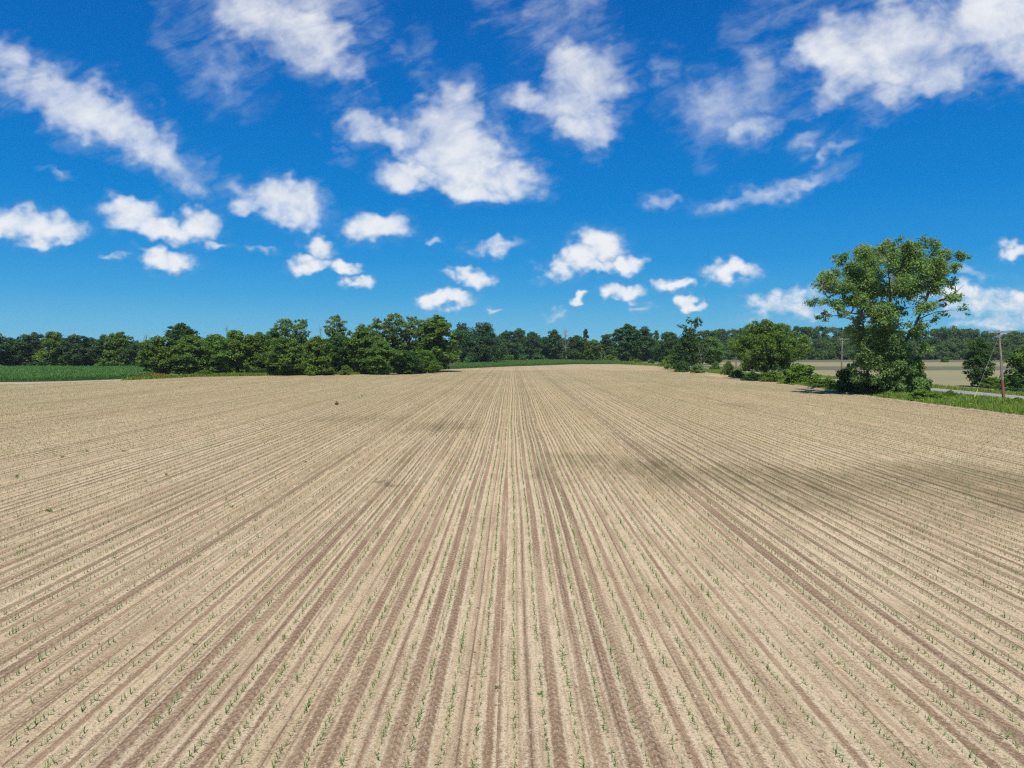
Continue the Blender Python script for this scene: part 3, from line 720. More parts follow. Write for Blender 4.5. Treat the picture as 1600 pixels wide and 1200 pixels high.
def verge_grass():
    rng = np.random.default_rng(8); mb = MB()
    N = 30000
    y = 85 + (rng.random(N) ** 1.5) * 330
    xl = x_right(y) + np.where(y < 190, 1.1, .3); x = xl + rng.random(N) * (93.8 - xl)
    hmul = np.interp((x - xl) / (94 - xl), [0, .15, .6, .9, 1], [.45, 1, 1, .7, .35])
    cl = .6 + .6 * np.sin(x * .9 + 3 * np.sin(y * .13)) * np.sin(y * .31)
    h = np.clip(.95 * hmul * (.8 + .5 * cl), .12, 1.5)
    blades(mb, rng, x, y, -.09, h, .16, 3, .18)
    C = []; R = []
    for i in range(520):       # leafy weeds among the grass
        yy = 95 + rng.random() ** 1.4 * 250; xl = x_right(yy) + 2; xx = xl + rng.random() * (92 - xl)
        r = rng.uniform(.25, .6); C.append((xx, yy, r * .7)); R.append(r)
    leaves(mb, rng, np.array(C), np.array(R), 46, .2, 1.)
    tag(link('verge_grass', mb.mesh('verge_grass'), GRASSM), 'tall green grass and weeds on the verge between field and road', 'grass', kind='stuff')
    mb = MB(); N = 9000
    y = 110 + rng.random(N) * 330; x = 106.3 + rng.random(N) ** 1.3 * 5.5
    blades(mb, rng, x, y, -.07, rng.uniform(.25, .8, N), .18, 3, .2)
    tag(link('shoulder_grass', mb.mesh('shoulder_grass'), GRASSM), 'green grass on the far side of the road', 'grass', kind='stuff')
    mb = MB(); N = 14000        # foot of the field wood
    x = rng.uniform(-122, -33, N); y = y_far(x) + rng.uniform(.5, 9, N)
    blades(mb, rng, x, y, -.1, rng.uniform(.4, 1.3, N), .3, 2, .3)
    tag(link('wood_edge_grass', mb.mesh('wood_edge_grass'), GRASSM), 'strip of tall grass along the foot of the field wood', 'grass', kind='stuff')
    mb = MB(); N = 9000         # end of the field on the right
    y = rng.uniform(405, 560, N); x = rng.uniform(70, 93, N); k = y > y_far(x) + 1; x, y = x[k], y[k]
    blades(mb, rng, x, y, -.1, rng.uniform(.4, 1.2, len(x)), .4, 2, .4)
    tag(link('field_end_grass', mb.mesh('field_end_grass'), GRASSM), 'rough green grass between the field end and the road', 'grass', kind='stuff')
    mb = MB(); N = 1500
    gx, gy = G(228, 590); x = gx + rng.normal(size=N) * 2.2; y = gy + 3 + rng.normal(size=N) * 3
    blades(mb, rng, x, y, -.1, rng.uniform(.5, 1.5, N), .25, 2, .3)
    tag(link('dead_grass', mb.mesh('dead_grass'), leafmat('dead_grass', (.22, .11, .035), (.36, .20, .07), .1)), 'patch of rusty brown dead grass at the corner of the corn', 'grass', kind='stuff')
verge_grass()

CORN = leafmat('corn_leaf', (.050, .140, .030), (.120, .260, .048), .4)
def corn_plants(mb, rng, x, y, h):
    N = len(x)
    for q in range(5):
        a = rng.uniform(0, 6.28, N); z0 = h * (.05 + .17 * q) * rng.uniform(.8, 1.2, N); L = h * rng.uniform(.35, .5, N)
        dx, dy = np.cos(a), np.sin(a); w = .09
        wx, wy = -dy * w, dx * w
        b = np.stack([x, y, z0], 1); m = np.stack([x + dx * L * .5, y + dy * L * .5, z0 + L * .75], 1)
        tip = np.stack([x + dx * L, y + dy * L, z0 + L * .55], 1); s = np.stack([wx, wy, 0 * wx], 1)
        v = np.stack([b - s * .5, b + s * .5, m + s, m - s, tip + s * .2, tip - s * .2], 1).reshape(-1, 3)
        i = np.arange(N)[:, None] * 6
        f = np.concatenate([i + np.array([[0, 1, 2, 3]]), i + np.array([[3, 2, 4, 5]])])
        mb.add(v, f, np.repeat(np.clip(rng.normal(.5, .25, N), 0, 1), 6))
def corn():
    rng = np.random.default_rng(9); mb = MB()
    X, Y = np.meshgrid(np.arange(-330, -96, ROW), np.arange(214, 352, .62)); X, Y = X.ravel(), Y.ravel()
    X = X + rng.normal(size=len(X)) * .05; Y = Y + rng.normal(size=len(Y)) * .12
    # front edge follows the soil strip, right edge the wood corner
    lo = np.interp(X, [-330, -150, -131, -122], [175, 206, 232, 249])
    k = (Y > lo) & (X < np.interp(Y, [200, 245, 262, 300, 350], [-124, -124, -131, -150, -170])) & (X > -.80 * Y - 12) & ((Y < lo + 30) | (rng.random(len(X)) < .6))
    corn_plants(mb, rng, X[k], Y[k], rng.uniform(1.3, 1.9, k.sum()))
    tag(link('standing_corn', mb.mesh('standing_corn'), CORN), 'knee to head high green corn crop before the far left wood', 'corn crop', kind='stuff')
    mb = MB()
    X, Y = np.meshgrid(np.arange(-34, 78, ROW), np.arange(352, 640, .9)); X, Y = X.ravel(), Y.ravel()
    X = X + rng.normal(size=len(X)) * .05; Y = Y + rng.normal(size=len(Y)) * .15
    lo = y_far(X) + 3
    k = (Y > lo) & (Y < np.interp(X, [-34, 0, 40, 78], [455, 560, 640, 560])) & ((Y < lo + 40) | (rng.random(len(X)) < .5))
    corn_plants(mb, rng, X[k], Y[k], rng.uniform(1.2, 1.8, k.sum()))
    tag(link('standing_corn', mb.mesh('standing_corn'), CORN), 'distant strip of green corn at the far end of the bare field', 'corn crop', kind='stuff')
corn()

SEED = leafmat('seedling_leaf', (.065, .145, .024), (.175, .300, .060), .25)
def seedling(rng, h):
    """one corn seedling: 4-6 arching blades from a short stalk, base at origin"""
    V, Fq, T = [], [], []
    n = rng.integers(4, 7); a0 = rng.uniform(0, 3.14)
    for q in range(n):
        a = a0 + (q % 2) * math.pi + rng.normal() * .45; L = h * rng.uniform(.7, 1.15); z0 = h * (.06 + .1 * q)
        up = rng.uniform(.5, .95) if q < n - 1 else 1.2
        d = np.array([math.cos(a), math.sin(a), 0]); s = np.array([-d[1], d[0], 0])
        b = len(V); ww = h * .10
        for t, zz, w in ((0, 0, .45), (.33, .42 * up, 1.), (.7, .62 * up, .85), (1.05, .48 * up, .1)):
            c = d * L * t * (.75 if q < n - 1 else .3) + np.array([0, 0, z0 + L * zz])
            V += [c - s * ww * w * .5, c + s * ww * w * .5 + np.array([0, 0, ww * .2])]
        for i in range(3): Fq.append([b + 2 * i, b + 2 * i + 1, b + 2 * i + 3, b + 2 * i + 2])
        T += [rng.uniform(.2, .9)] * 8
    b = len(V); r = h * .05          # stalk
    for z, rr in ((-.02, r), (h * .5, r * .6)):
        V += [np.array([-rr, -rr, z]), np.array([rr, -rr, z]), np.array([rr, rr, z]), np.array([-rr, rr, z])]
    for i in range(4): Fq.append([b + i, b + (i + 1) % 4, b + 4 + (i + 1) % 4, b + 4 + i])
    T += [.6] * 8
    return np.array(V), np.array(Fq), np.array(T)

def seedlings():
    rng = np.random.default_rng(12)
    var = [seedling(rng, .135) for _ in range(10)]
    meshes = []
    for v, f, t in var:
        mb = MB(); mb.add(v, f, t); m = mb.mesh('corn_seedling'); m.materials.append(SEED); meshes.append(m)
    Xs, Ys = [], []
    for k in range(-230, 96):
        x0 = k * ROW
        ystart = max(11.0, abs(x0) / .80 - 4)
        yend = min(float(y_far(x0)) - 2, 330)
        y = ystart
        ys = []
        while y < yend:
            y += rng.uniform(.10, .24) * (1.15 if y < 60 else (1.15 + (y - 60) * .022))
            ys.append(y)
        ys = np.array(ys)
        if len(ys) == 0: continue
        ys = ys[rng.random(len(ys)) < .92]
        gap = np.sin(ys * .7 + k * 2.1) * np.sin(ys * .23 + k * 5.7) >.78
        ys = ys[~gap | (rng.random(len(ys)) < .3)]
        xr = x0 + wander(x0, ys) + rng.normal(size=len(ys)) * .022
        m = xr < x_right(ys) - 1
        Xs.append(xr[m]); Ys.append(ys[m])
    X, Y = np.concatenate(Xs), np.concatenate(Ys)
    sc = np.clip(rng.normal(1, .28, len(X)), .45, 1.7); rz = rng.uniform(0, 6.28, len(X))
    dist = np.hypot(X, Y)
    # within the frame?
    dep = Y * cp + HC * sp; ipx = 800 + X / dep * F_PX; ipy = 600 + (HC * cp - Y * sp) / dep * F_PX
    inside = (ipx > 6) & (ipx < 1594) & (ipy < 1194)
    order = np.argsort(dist + (~inside) * 1e6)[:300]
    single = np.zeros(len(X), bool); single[order] = True
    first = [None] * 10
    for i in order:
        j = int(rng.integers(0, 10))
        o = bpy.data.objects.new('corn_seedling', meshes[j]); COL.objects.link(o)
        o.location = (float(X[i]), float(Y[i]), .02); o.rotation_euler = (rng.normal() * .12, rng.normal() * .12, float(rz[i])); o.scale = (float(sc[i]),) * 3
        tag(o, 'young green corn seedling in the bare sandy rows nearest the photo bottom', 'corn seedling', 'nearest corn seedlings in the planted rows')
    rest = np.where(~single)[0]
    mb = MB(); which = rng.integers(0, 10, len(rest))
    near = dist[rest] < 75
    for j in range(10):
        v, f, t = var[j]
        ids = rest[(which == j) & near]; N = len(ids)
        c, s = np.cos(rz[ids])[:, None], np.sin(rz[ids])[:, None]; k = sc[ids][:, None]
        P = np.stack([X[ids][:, None] + k * (v[:, 0] * c - v[:, 1] * s), Y[ids][:, None] + k * (v[:, 0] * s + v[:, 1] * c), .02 + k * v[:, 2]], -1)
        ff = (np.arange(N)[:, None, None] * len(v) + f[None]).reshape(-1, 4)
        mb.add(P.reshape(-1, 3), ff, np.tile(t, N))
    ids = rest[~near]
    big = 1 + np.clip(dist[ids] - 75, 0, 200) / 200 * .6
    blades(mb, rng, X[ids], Y[ids], .02, .12 * sc[ids] * big, .05, 2, .04, 1.6)
    tag(link('corn_seedlings', mb.mesh('corn_seedlings'), SEED), 'thousands of green corn seedlings in straight rows across the sandy field', 'corn seedlings', kind='stuff')
seedlings()

# ------------------------------------------------------------------ weeds and clods in the field
def weeds():
    rng = np.random.default_rng(21)
    cm, sm = MB(), MB()
    C = rng.normal(size=(9, 3)) * np.array([.34, .34, .10]) + np.array([0, 0, .25])
    leaves(cm, rng, C, np.full(9, .2), 12, .26, .8, droop=.25, shell=.2, up=.7)
    for c in C: limb(sm, rng, (0, 0, -.02), c, .012, .006)
    fm, st = cm.mesh('foliage'), sm.mesh('stems')
    spots = [(26, 746, 1.1, 'dark weed clump at the far left edge of the photo, third way down'), (77, 800, 1.2, 'flat weed clump low on the left side below the edge weed'),
             (98, 715, 1.2, 'dark upright weed left of a smaller weed on the left of the field'), (137, 706, 1.1, 'pale weed clump between two darker weeds on the left of the field'),
             (194, 706, 1.1, 'dark weed right of the pale one on the left of the field'), (227, 753, .8, 'small weed below the row of three weeds on the left'),
             (259, 742, 1.0, 'straggling weed in a row left of the field middle'), (477, 723, 1.0, 'wide low weed left of the dark soil stains'),
             (362, 793, .9, 'bright round weed alone in the left centre of the field'), (304, 1008, .5, 'small round leafed weed among the seedlings at lower left'),
             (843, 1086, .55, 'yellow tinged clump in a row near the photo bottom centre'), (777, 1075, .5, 'dark weed between rows near the photo bottom centre'),
             (566, 619, 1.3, 'dark weed near the red topped plant'), (1414, 1032, .5, 'dark weed among the seedlings at lower right')]
    for px, py, s, lab in spots:
        x, y = G(px, py); e = empty('weed', (x, y, 0)); e.scale = (s * .2, s * .18, s * .32); e.rotation_euler[2] = rng.uniform(0, 6)
        link('foliage', fm, LEAF['bright'], e); link('stems', st, LEAF['mid'], e)
        tag(e, lab, 'weed', 'weeds in the planted field')
    # red topped plant
    x, y = G(526, 633); e = empty('red_topped_plant', (x, y, 0))
    a = MB(); leaves(a, rng, np.array([(0, 0, .25), (.15, .1, .35), (-.15, 0, .3)]), np.full(3, .24), 60, .2, .9)
    link('foliage', a.mesh('foliage'), LEAF['dark'], e)
    a = MB(); leaves(a, rng, np.array([(0, 0, .68), (-.05, .05, .78)]), np.full(2, .17), 70, .13, .9)
    link('flower_head', a.mesh('flower_head'), leafmat('red_petal', (.55, .06, .03), (.75, .14, .06), .3), e)
    e.scale = (.8, .8, .8)
    tag(e, 'lone red topped plant standing in the bare left half of the field', 'plant')
    # loose soil clods
    mb = MB(); N = 26000
    y = 13 + 45 * rng.random(N) ** 1.6; x = (rng.random(N) * 2 - 1) * (y * .8 + 3)
    fr = np.abs((x / ROW) % 1 - .5); k = fr < .36; x, y = x[k], y[k]; N = len(x)
    base = np.array([[1, 0, 0], [0, 1, 0], [-1, 0, 0], [0, -1, 0], [.3, .2, .75], [-.3, .2, .7], [-.2, -.3, .6], [.3, -.2, .65]])
    fq = np.array([[0, 1, 5, 4], [1, 2, 6, 5], [2, 3, 7, 6], [3, 0, 4, 7], [4, 5, 6, 7]])
    s = .010 + .045 * rng.random(N) ** 3.5
    v = (base[None] * rng.uniform(.6, 1.3, (N, 8, 3))) * s[:, None, None] + np.stack([x, y, 0 * x - .015], 1)[:, None]
    mb.add(v.reshape(-1, 3), (np.arange(N)[:, None, None] * 8 + fq[None]).reshape(-1, 4), np.repeat(rng.random(N), 8))
    m = leafmat('clod', (.19, .135, .09), (.47, .38, .27), .0, .95)
    tag(link('soil_clods', mb.mesh('soil_clods'), m), 'loose crumbs and clods of dry soil between the rows', 'soil clods', kind='stuff')
weeds()

# ------------------------------------------------------------------ utility poles, wires, shed
WOOD_OLD = simple('pole_wood', (.20, .155, .115), (.33, .27, .215), 3, .9, stretch=(1, 1, .1))
WOOD_RED = simple('pole_butt', (.17, .085, .045), (.27, .14, .075), 3, .9, stretch=(1, 1, .1))
STEEL = simple('galvanised', (.30, .31, .33), (.45, .46, .48), 4, .45, spec=.5)
PORC = simple('porcelain', (.30, .22, .18), (.42, .36, .32), 8, .3, spec=.5)
YELLOW = simple('yellow_guard', (.62, .50, .05), (.72, .60, .10), 4, .5)
WIRE = simple('wire', (.05, .05, .055), (.10, .10, .11), 2, .5)
def pole(x, y, h, lean, rz, label, guy=None):
    e = empty('utility_pole', (x, y, 0)); e.rotation_euler[2] = rz
    t = np.linspace(0, 1, 9)
    ax = lambda q: np.array([lean * q, 0, h * q])
    mb = MB(); mb.tube([ax(q) for q in np.linspace(.30, 1, 8)] + [ax(1.0005)], list(np.linspace(.23, .16, 8)) + [.01], 10); link('shaft', mb.mesh('shaft', True), WOOD_OLD, e)
    mb = MB(); mb.tube([ax(-.04), ax(.1), ax(.2), ax(.30)], [.28, .265, .25, .231], 10); link('butt', mb.mesh('butt', True), WOOD_RED, e)
    z = h * .965; lx = lean * .965
    mb = MB(); mb.box((lx, -.22, z), (3.6, .13, .17)); link('crossarm', mb.mesh('crossarm'), WOOD_OLD, e)
    for s in (-1, 1):
        mb = MB(); mb.tube([(lx + s * .85, -.24, z - .07), (lx - .02 * s, -.19, z - .95)], .03, 5); link('brace', mb.mesh('brace'), STEEL, e)
    for s in (-1.65, -.7, 1.65):
        mb = MB(); mb.tube([(lx + s, -.22, z + .085), (lx + s, -.22, z + .15), (lx + s, -.22, z + .2), (lx + s, -.22, z + .3), (lx + s, -.22, z + .36)], [.025, .03, .085, .085, .03], 8)
        link('insulator', mb.mesh('insulator', True), PORC, e)
    if guy is not None:
        a = np.array([lx, -.18, h * .93]); c, s_ = math.cos(-rz), math.sin(-rz); gx, gy = guy[0] - x, guy[1] - y
        b = np.array([gx * c - gy * s_, gx * s_ + gy * c, -.05])
        mb = MB(); mb.tube([a, b], .013, 5); g = link('guy_wire', mb.mesh('guy_wire'), STEEL, e)
        u = (a - b) / np.linalg.norm(a - b)
        mb = MB(); mb.tube([b + u * .1, b + u * 2.4], .06, 6); link('guy_guard', mb.mesh('guy_guard'), YELLOW, g)
    return tag(e, label, 'utility pole', 'utility poles along the road')
P1 = G(1568.5, 627); gp = G(1520, 627)
poles = [(108., 48., 13.2, 0., 0., 'utility pole standing outside the right photo edge near the viewer', None),
         (P1[0], P1[1], 13.2, -1.15, -.35, 'leaning brown utility pole with crossarm and guy wire by the road', (gp[0], gp[1])),
         (515 / F_PX * 236, 236., 13.4, 0., -.1, 'utility pole beyond the road, left of the tall cottonwood', None),
         (350 / F_PX * 345, 345., 13.0, 0., -.05, 'utility pole half hidden behind the spreading tree', None),
         (193 / F_PX * 560 - 22, 600., 11.2, 0., 0., 'right one of the two thin far poles before the far wood', None),
         (121 / F_PX * 600, 620., 11.4, 0., 0., 'left one of the two thin far poles before the far wood', None)]
for p in poles[1:]: pole(*p)
tag(pole(*poles[0]), 'utility pole carrying the wires outside the right photo edge')
def top_of(p, off, frac=.98):
    x, y, h, lean, rz = p[:5]
    lx = lean * .965 + off
    return np.array([x + lx * math.cos(rz), y + lx * math.sin(rz) - .22 * math.cos(rz), h * .965 + .36 if frac > .9 else h * frac])
def wire(pts, r, sag, label):
    P = []
    for a, b in zip(pts[:-1], pts[1:]):
        t = np.linspace(0, 1, 14)[:-1] if b is not pts[-1] else np.linspace(0, 1, 14)
        q = a + (b - a) * t[:, None]; q[:, 2] -= 4 * sag * t * (1 - t); P.append(q)
    mb = MB(); mb.tube(np.concatenate(P), r, 5)
    tag(link('overhead_wire', mb.mesh('overhead_wire'), WIRE), label, 'overhead wire', 'wires on the roadside poles')
run = poles[:4]
wire([top_of(p, -1.65) for p in run], .03, 1.3, 'thin upper wire on the field side end of the crossarms')
wire([top_of(p, 1.65) for p in run], .03, 1.3, 'thin upper wire on the road side end of the crossarms')
wire([top_of(p, 0, .72) + np.array([0, 0, 0]) for p in run], .035, 1.0, 'lower communication cable below the crossarms of the poles')

def shed():
    x, y = G(190, 574.5); e = empty('shed', (x, y, 0))
    white = simple('pale_siding', (.42, .46, .47), (.52, .56, .57), 2, .7); teal = simple('teal_roof', (.10, .24, .25), (.15, .30, .31), 2, .6)
    mb = MB(); mb.box((0, 0, 1.2), (3.4, 3, 2.5)); link('wall', mb.mesh('wall'), white, e)
    mb = MB()
    for s in (-1, 1): mb.box((0, s * .86, 2.85), (3.8, 2.0, .1)); 
    v = [(-1.9, -1.7, 2.4), (1.9, -1.7, 2.4), (1.9, 0, 3.5), (-1.9, 0, 3.5), (-1.9, 1.7, 2.4), (1.9, 1.7, 2.4), (-1.7, 0, 2.4), (1.7, 0, 2.4)]
    mb = MB(); mb.add(v, [[0, 1, 2, 3], [3, 2, 5, 4]]); link('roof', mb.mesh('roof'), teal, e)
    mb = MB(); mb.box((.6, -1.53, 1.0), (1.0, .06, 2.0)); link('door', mb.mesh('door'), simple('shed_door', (.2, .22, .22), (.26, .28, .28), 3), e)
    tag(e, 'small pale shed with teal roof under the big round tree behind the corn', 'shed')
shed()

# ------------------------------------------------------------------ air
def haze():
    m = bpy.data.materials.new('thin_air'); m.use_nodes = True; m.node_tree.nodes.clear(); nt = NT(m.node_tree)
    out = nt.new('ShaderNodeOutputMaterial')
    v = nt.new('ShaderNodeVolumePrincipled', {'Color': (.80, .90, 1.0), 'Density': HAZE, 'Anisotropy': .1})
    nt.l.new(v.outputs[0], out.inputs['Volume'])
    mb = MB(); mb.box((0, 3000, 24.4), (12400, 12400, 51.2))
    tag(link('haze', mb.mesh('haze'), m), 'thin summer air over the whole field', 'haze', kind='stuff')
HAZE = .00006
haze()

# ------------------------------------------------------------------ sky
SUN_EL, SUN_AZ = rad(60), rad(186)           # azimuth measured clockwise from +Y: the sun stands behind the camera
def world():
    w = bpy.data.worlds.new('World'); S.world = w; w.use_nodes = True
    w.node_tree.nodes.clear(); nt = NT(w.node_tree)
    out = nt.new('ShaderNodeOutputWorld')
    sky = nt.new('ShaderNodeTexSky', sky_type='NISHITA', sun_disc=False, sun_elevation=SUN_EL, sun_rotation=SUN_AZ, altitude=200, air_density=1.0, dust_density=.6, ozone_density=2.0)
    d = nt.new('ShaderNodeTexCoord').outputs['Generated']
    dx, dy, dz = nt.sep(d)
    blue = nt.new('ShaderNodeHueSaturation', {'Hue': .5, 'Saturation': SKY_SAT, 'Value': SKY_VAL, 'Color': sky.outputs[0]}).outputs[0]
    d = nt.new('ShaderNodeTexCoord').outputs['Generated']
    ramp = nt.new('ShaderNodeValToRGB', {0: nt.sep(d)[2]}); cr = ramp.color_ramp
    lin = lambda c: tuple(((x / 255 + .055) / 1.055) ** 2.4 if x > 10 else x / 255 / 12.92 for x in c) + (1,)
    pts = [(0, (118, 192, 222)), (.035, (98, 180, 222)), (.075, (62, 162, 220)), (.12, (34, 146, 217)), (.2, (2, 128, 208)), (.3, (0, 112, 196)), (.45, (0, 94, 178)), (1., (0, 62, 132))]
    while len(cr.elements) < len(pts): cr.elements.new(.5)
    for el, (p, c) in zip(cr.elements, pts): el.position = p; el.color = lin(c)
    blue = nt.mix(.97, blue, nt.vm('SCALE', ramp.outputs[0]), 'MIX')
    sc = [l.from_node for l in nt.l if l.to_node == blue.node and l.from_node.type == 'VECT_MATH'][0]; sc.inputs['Scale'].default_value = 10.0 * .785
    # cloud layer: positions given as directions (x/y, z/y) of the northern half of the sky
    yy = nt.m('MAXIMUM', dy, .05)
    a = nt.m('DIVIDE', dx, yy); b = nt.m('DIVIDE', dz, yy)
    bb = nt.m('ADD', nt.m('MAXIMUM', b, 0.), .11)
    ab = nt.xyz(a, b, 0.)
    nu = nt.vm('MULTIPLY', ab, (1., 1.25, 0.))
    hi = nt.step(b, .10, .36)
    lo = nt.m('SUBTRACT', 1., nt.step(b, .06, .24))
    def mixf(f, p, q): return nt.m('ADD', p, nt.m('MULTIPLY', f, nt.m('SUBTRACT', q, p)))
    wn = nt.new('ShaderNodeTexNoise', {'Vector': nu, 'Scale': 11., 'Detail': 3., 'Roughness': .6}, noise_dimensions='3D').outputs['Color']
    wv = nt.vm('SCALE', nt.vm('SUBTRACT', wn, (.5, .5, .5)))
    wv.node.inputs['Scale'].default_value = 1.0
    nt.l.new(nt.m('MULTIPLY', bb, .24), wv.node.inputs['Scale'])
    wn2 = nt.new('ShaderNodeTexNoise', {'Vector': nu, 'Scale': 36., 'Detail': 2., 'Roughness': .5}, noise_dimensions='3D').outputs['Color']
    w2 = nt.vm('MULTIPLY', nt.vm('SUBTRACT', wn2, (.5, .5, .5)), (.045, .032, 0.))
    pw = nt.vm('MULTIPLY', nt.vm('ADD', nt.vm('ADD', ab, wv), w2), (1., 1., 0.))
    F = None
    for (px, py, rx, ry, ro, s) in CLOUDS:
        r = ray(px, py); cx, cy = r[0] / r[1], r[2] / r[1]
        rx, ry = rx * 1.17 / F_PX, ry * 1.17 / F_PX; ct, st = math.cos(rad(ro)), math.sin(rad(ro))
        v = nt.vm('SUBTRACT', pw, (cx, cy, 0.))
        q1 = nt.vm('DOT_PRODUCT', v, (ct / rx, st / rx, 0.)); q2 = nt.vm('DOT_PRODUCT', v, (-st / ry, ct / ry, 0.))
        q = nt.m('MULTIPLY_ADD', q2, q2, nt.m('MULTIPLY', q1, q1))
        f = nt.m('MULTIPLY_ADD', q, -s, s)
        F = f if F is None else nt.m('SMOOTH_MAX', F, f, .15)
    n1 = mixf(lo, nt.noise(nu, 11., 8., .64, .3), nt.noise(nu, 36., 6., .62, .3))
    # streaky fibres in the higher clouds
    fib = nt.noise(nt.vm('MULTIPLY', nt.new('ShaderNodeVectorRotate', {'Vector': nu, 'Angle': rad(-28)}, rotation_type='Z_AXIS').outputs[0], (3., 9., 1.)), 4.2, 5., .62, .5)
    D = nt.m('ADD', F, nt.m('MULTIPLY', nt.m('SUBTRACT', n1, .5), 1.7))
    D = nt.m('ADD', D, nt.m('MULTIPLY', nt.m('MULTIPLY', nt.m('SUBTRACT', fib, .5), hi), .55))
    wid = nt.m('ADD', 1.0, nt.m('MULTIPLY', hi, .6))
    al = nt.m('DIVIDE', nt.m('SUBTRACT', D, -.04), wid, clamp=True)
    al = nt.step(al, 0., 1.)
    veil = nt.m('MULTIPLY', nt.step(D, -.65, .55), nt.step(nt.m('ADD', nt.m('MULTIPLY', fib, .6), nt.m('MULTIPLY', n1, .4)), .40, .62))
    al = nt.m('MAXIMUM', al, nt.m('MULTIPLY', veil, nt.m('ADD', .12, nt.m('MULTIPLY', hi, .12))))
    al = nt.m('MULTIPLY', al, nt.step(dy, .06, .2))
    al = nt.m('MULTIPLY', al, .97)
    # light on the clouds: sun from above and behind
    n2 = mixf(lo, nt.noise(nt.vm('ADD', nu, (0., .02, 0.)), 10., 4., .55, .2), nt.noise(nt.vm('ADD', nu, (0., .008, 0.)), 34., 3., .55, .2))
    sh = nt.m('ADD', .5, nt.m('MULTIPLY', nt.m('SUBTRACT', n1, n2), 2.6), clamp=True)
    core = nt.step(D, .3, 1.3)
    soft = nt.noise(nu, 8., 4., .55)
    core = nt.step(nt.m('ADD', F, nt.m('MULTIPLY', nt.m('SUBTRACT', soft, .5), .9)), .05, .85)
    lum = nt.m('ADD', nt.m('MULTIPLY', sh, .30), nt.m('MULTIPLY', core, .70))
    cc = nt.mix(nt.lin(lum, .15, .85), (.56, .66, .83), (.93, .95, .975))
    bg1 = nt.new('ShaderNodeBackground', {'Color': blue, 'Strength': .1})
    bg2 = nt.new('ShaderNodeBackground', {'Color': cc, 'Strength': CLOUD_STR})
    mx = nt.new('ShaderNodeMixShader', {0: al, 1: bg1.outputs[0], 2: bg2.outputs[0]})
    nt.l.new(mx.outputs[0], out.inputs[0])
    w.cycles.sampling_method = 'MANUAL'; w.cycles.sample_map_resolution = 256
SKY_SAT, SKY_VAL, SKY_MUL, CLOUD_STR = 1.0, .785, (1., 1., 1.), .74
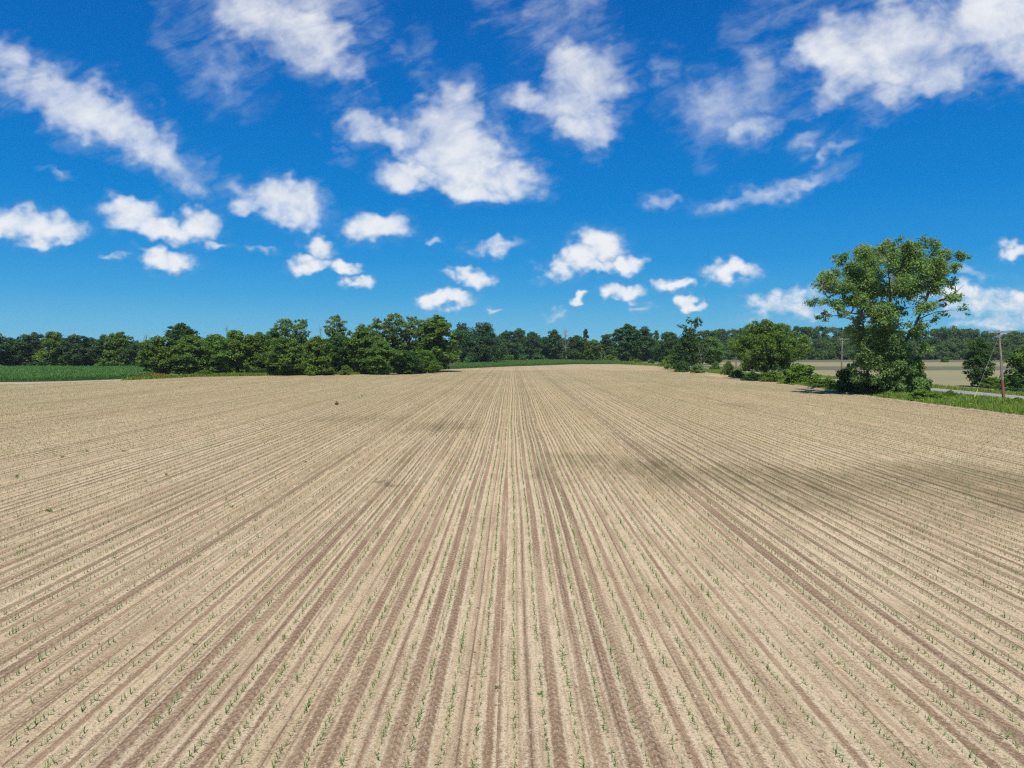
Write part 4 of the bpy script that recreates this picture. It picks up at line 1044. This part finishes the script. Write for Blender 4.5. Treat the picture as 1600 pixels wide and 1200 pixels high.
CLOUDS = [ # px, py, rx, ry, rotation (deg, counter-clockwise), strength
 (15,118,70,42,-30,.9),(85,155,95,44,-32,1.),(165,185,85,42,-34,1.),(240,225,80,36,-40,.9),(290,275,42,26,-50,.55),(300,250,30,25,0,.4),
 (65,357,70,27,-8,1.),(0,345,55,27,0,1.),(95,370,35,16,0,.8),
 (205,332,52,25,0,1.),(305,345,42,27,-10,1.),(250,352,85,20,-4,1.),(335,378,30,7,-15,.6),
 (262,402,50,18,-5,.95),(185,402,20,6,0,.4),
 (440,312,68,33,-12,1.),(395,315,38,16,0,.8),(470,325,40,22,-30,.9),
 (405,35,95,55,-25,.95),(485,65,85,60,-35,1.),(530,105,50,25,-35,.7),(345,105,62,45,-40,.5),(445,0,120,45,0,.9),(560,20,25,40,0,.35),
 (695,185,68,62,15,1.1),(725,245,85,55,-20,1.1),(565,195,52,30,-15,.85),(625,205,50,26,0,.9),(805,275,50,26,-20,.9),(650,270,60,22,-10,.9),(735,290,70,20,-5,1.),
 (588,350,54,24,-5,1.),(680,366,15,9,0,.6),
 (500,383,32,20,-20,.9),(488,410,42,13,-5,.85),(540,420,30,11,-15,.85),(565,446,26,10,0,.9),(412,388,15,6,0,.4),
 (905,135,82,55,20,1.),(850,155,70,28,-5,.85),(915,190,62,42,25,.95),(865,40,48,60,-25,.42),(900,0,45,50,0,.55),(800,40,30,40,0,.25),(830,200,22,14,0,.35),
 (698,468,44,16,0,1.05),(738,434,38,15,-10,.9),(700,434,18,8,0,.5),(775,388,42,10,8,.6),(775,484,9,4,0,.5),
 (940,380,42,30,0,1.05),(900,402,42,26,20,1.),(985,408,28,18,0,1.),(858,425,20,14,0,.5),(930,415,60,14,0,.8),
 (970,458,38,14,5,1.),(903,471,14,9,0,.95),(1052,448,31,13,-5,.95),(1081,475,22,9,0,.95),(1140,429,46,18,0,.95),(870,489,18,6,0,.4),(1000,478,24,4,0,.4),
 (1130,165,70,58,40,.6),(1190,120,48,60,20,.6),(1180,200,50,28,30,.7),(1090,215,25,30,30,.35),
 (1255,223,36,18,30,.55),(1315,237,36,13,15,.55),(1215,298,105,15,12,.6),(1130,315,45,16,15,.55),(1040,315,26,13,0,.5),(1045,100,15,32,0,.35),
 (1325,85,80,70,-20,1.05),(1430,60,125,75,10,1.1),(1560,50,125,65,10,1.1),(1300,145,50,26,30,.8),(1450,125,105,32,15,.9),(1620,30,110,80,0,1.1),(1230,10,55,40,20,.42),(1360,190,30,14,20,.3),
 (1582,393,30,14,0,.9),(1545,470,90,30,-5,.58),(1610,485,80,34,0,.55),(1500,452,42,16,0,.8),(1595,462,40,14,0,.7),(1222,472,60,20,10,.62),(1250,488,60,16,0,.55),(1560,504,90,11,0,.5),(1440,440,60,22,0,.45),(1500,420,50,10,-10,.4),
 (90,268,22,7,-15,.5),(535,250,14,10,0,.35),(622,70,22,22,0,.4),(660,110,18,30,0,.3),(1195,478,40,14,0,.6),
]
world()

sun = bpy.data.lights.new('sun', 'SUN'); sun.energy = 4.4; sun.angle = rad(.53); sun.color = (1.0, .95, .87)
so = bpy.data.objects.new('sun', sun); COL.objects.link(so)
so.rotation_euler = (math.pi / 2 - SUN_EL, 0, math.pi - SUN_AZ)   # +Z of the lamp points to the sun

cam = bpy.data.cameras.new('camera'); co = bpy.data.objects.new('camera', cam); COL.objects.link(co)
cam.sensor_fit = 'HORIZONTAL'; cam.sensor_width = 36; cam.lens = 36 * F_PX / 1600; cam.clip_end = 20000; cam.clip_start = .1
co.location = (0, 0, HC); co.rotation_euler = (math.pi / 2 - PITCH, 0, 0)
S.camera = co
S.view_settings.view_transform = 'Standard'; S.view_settings.look = 'None'; S.view_settings.exposure = 0.35; S.view_settings.gamma = 1.0
S.render.engine = 'CYCLES'; S.cycles.use_denoising = False; S.cycles.pixel_filter_type = 'BLACKMAN_HARRIS'; S.cycles.filter_width = 1.25
S.cycles.max_bounces = 8; S.cycles.diffuse_bounces = 5; S.cycles.transmission_bounces = 4; S.cycles.transparent_max_bounces = 4
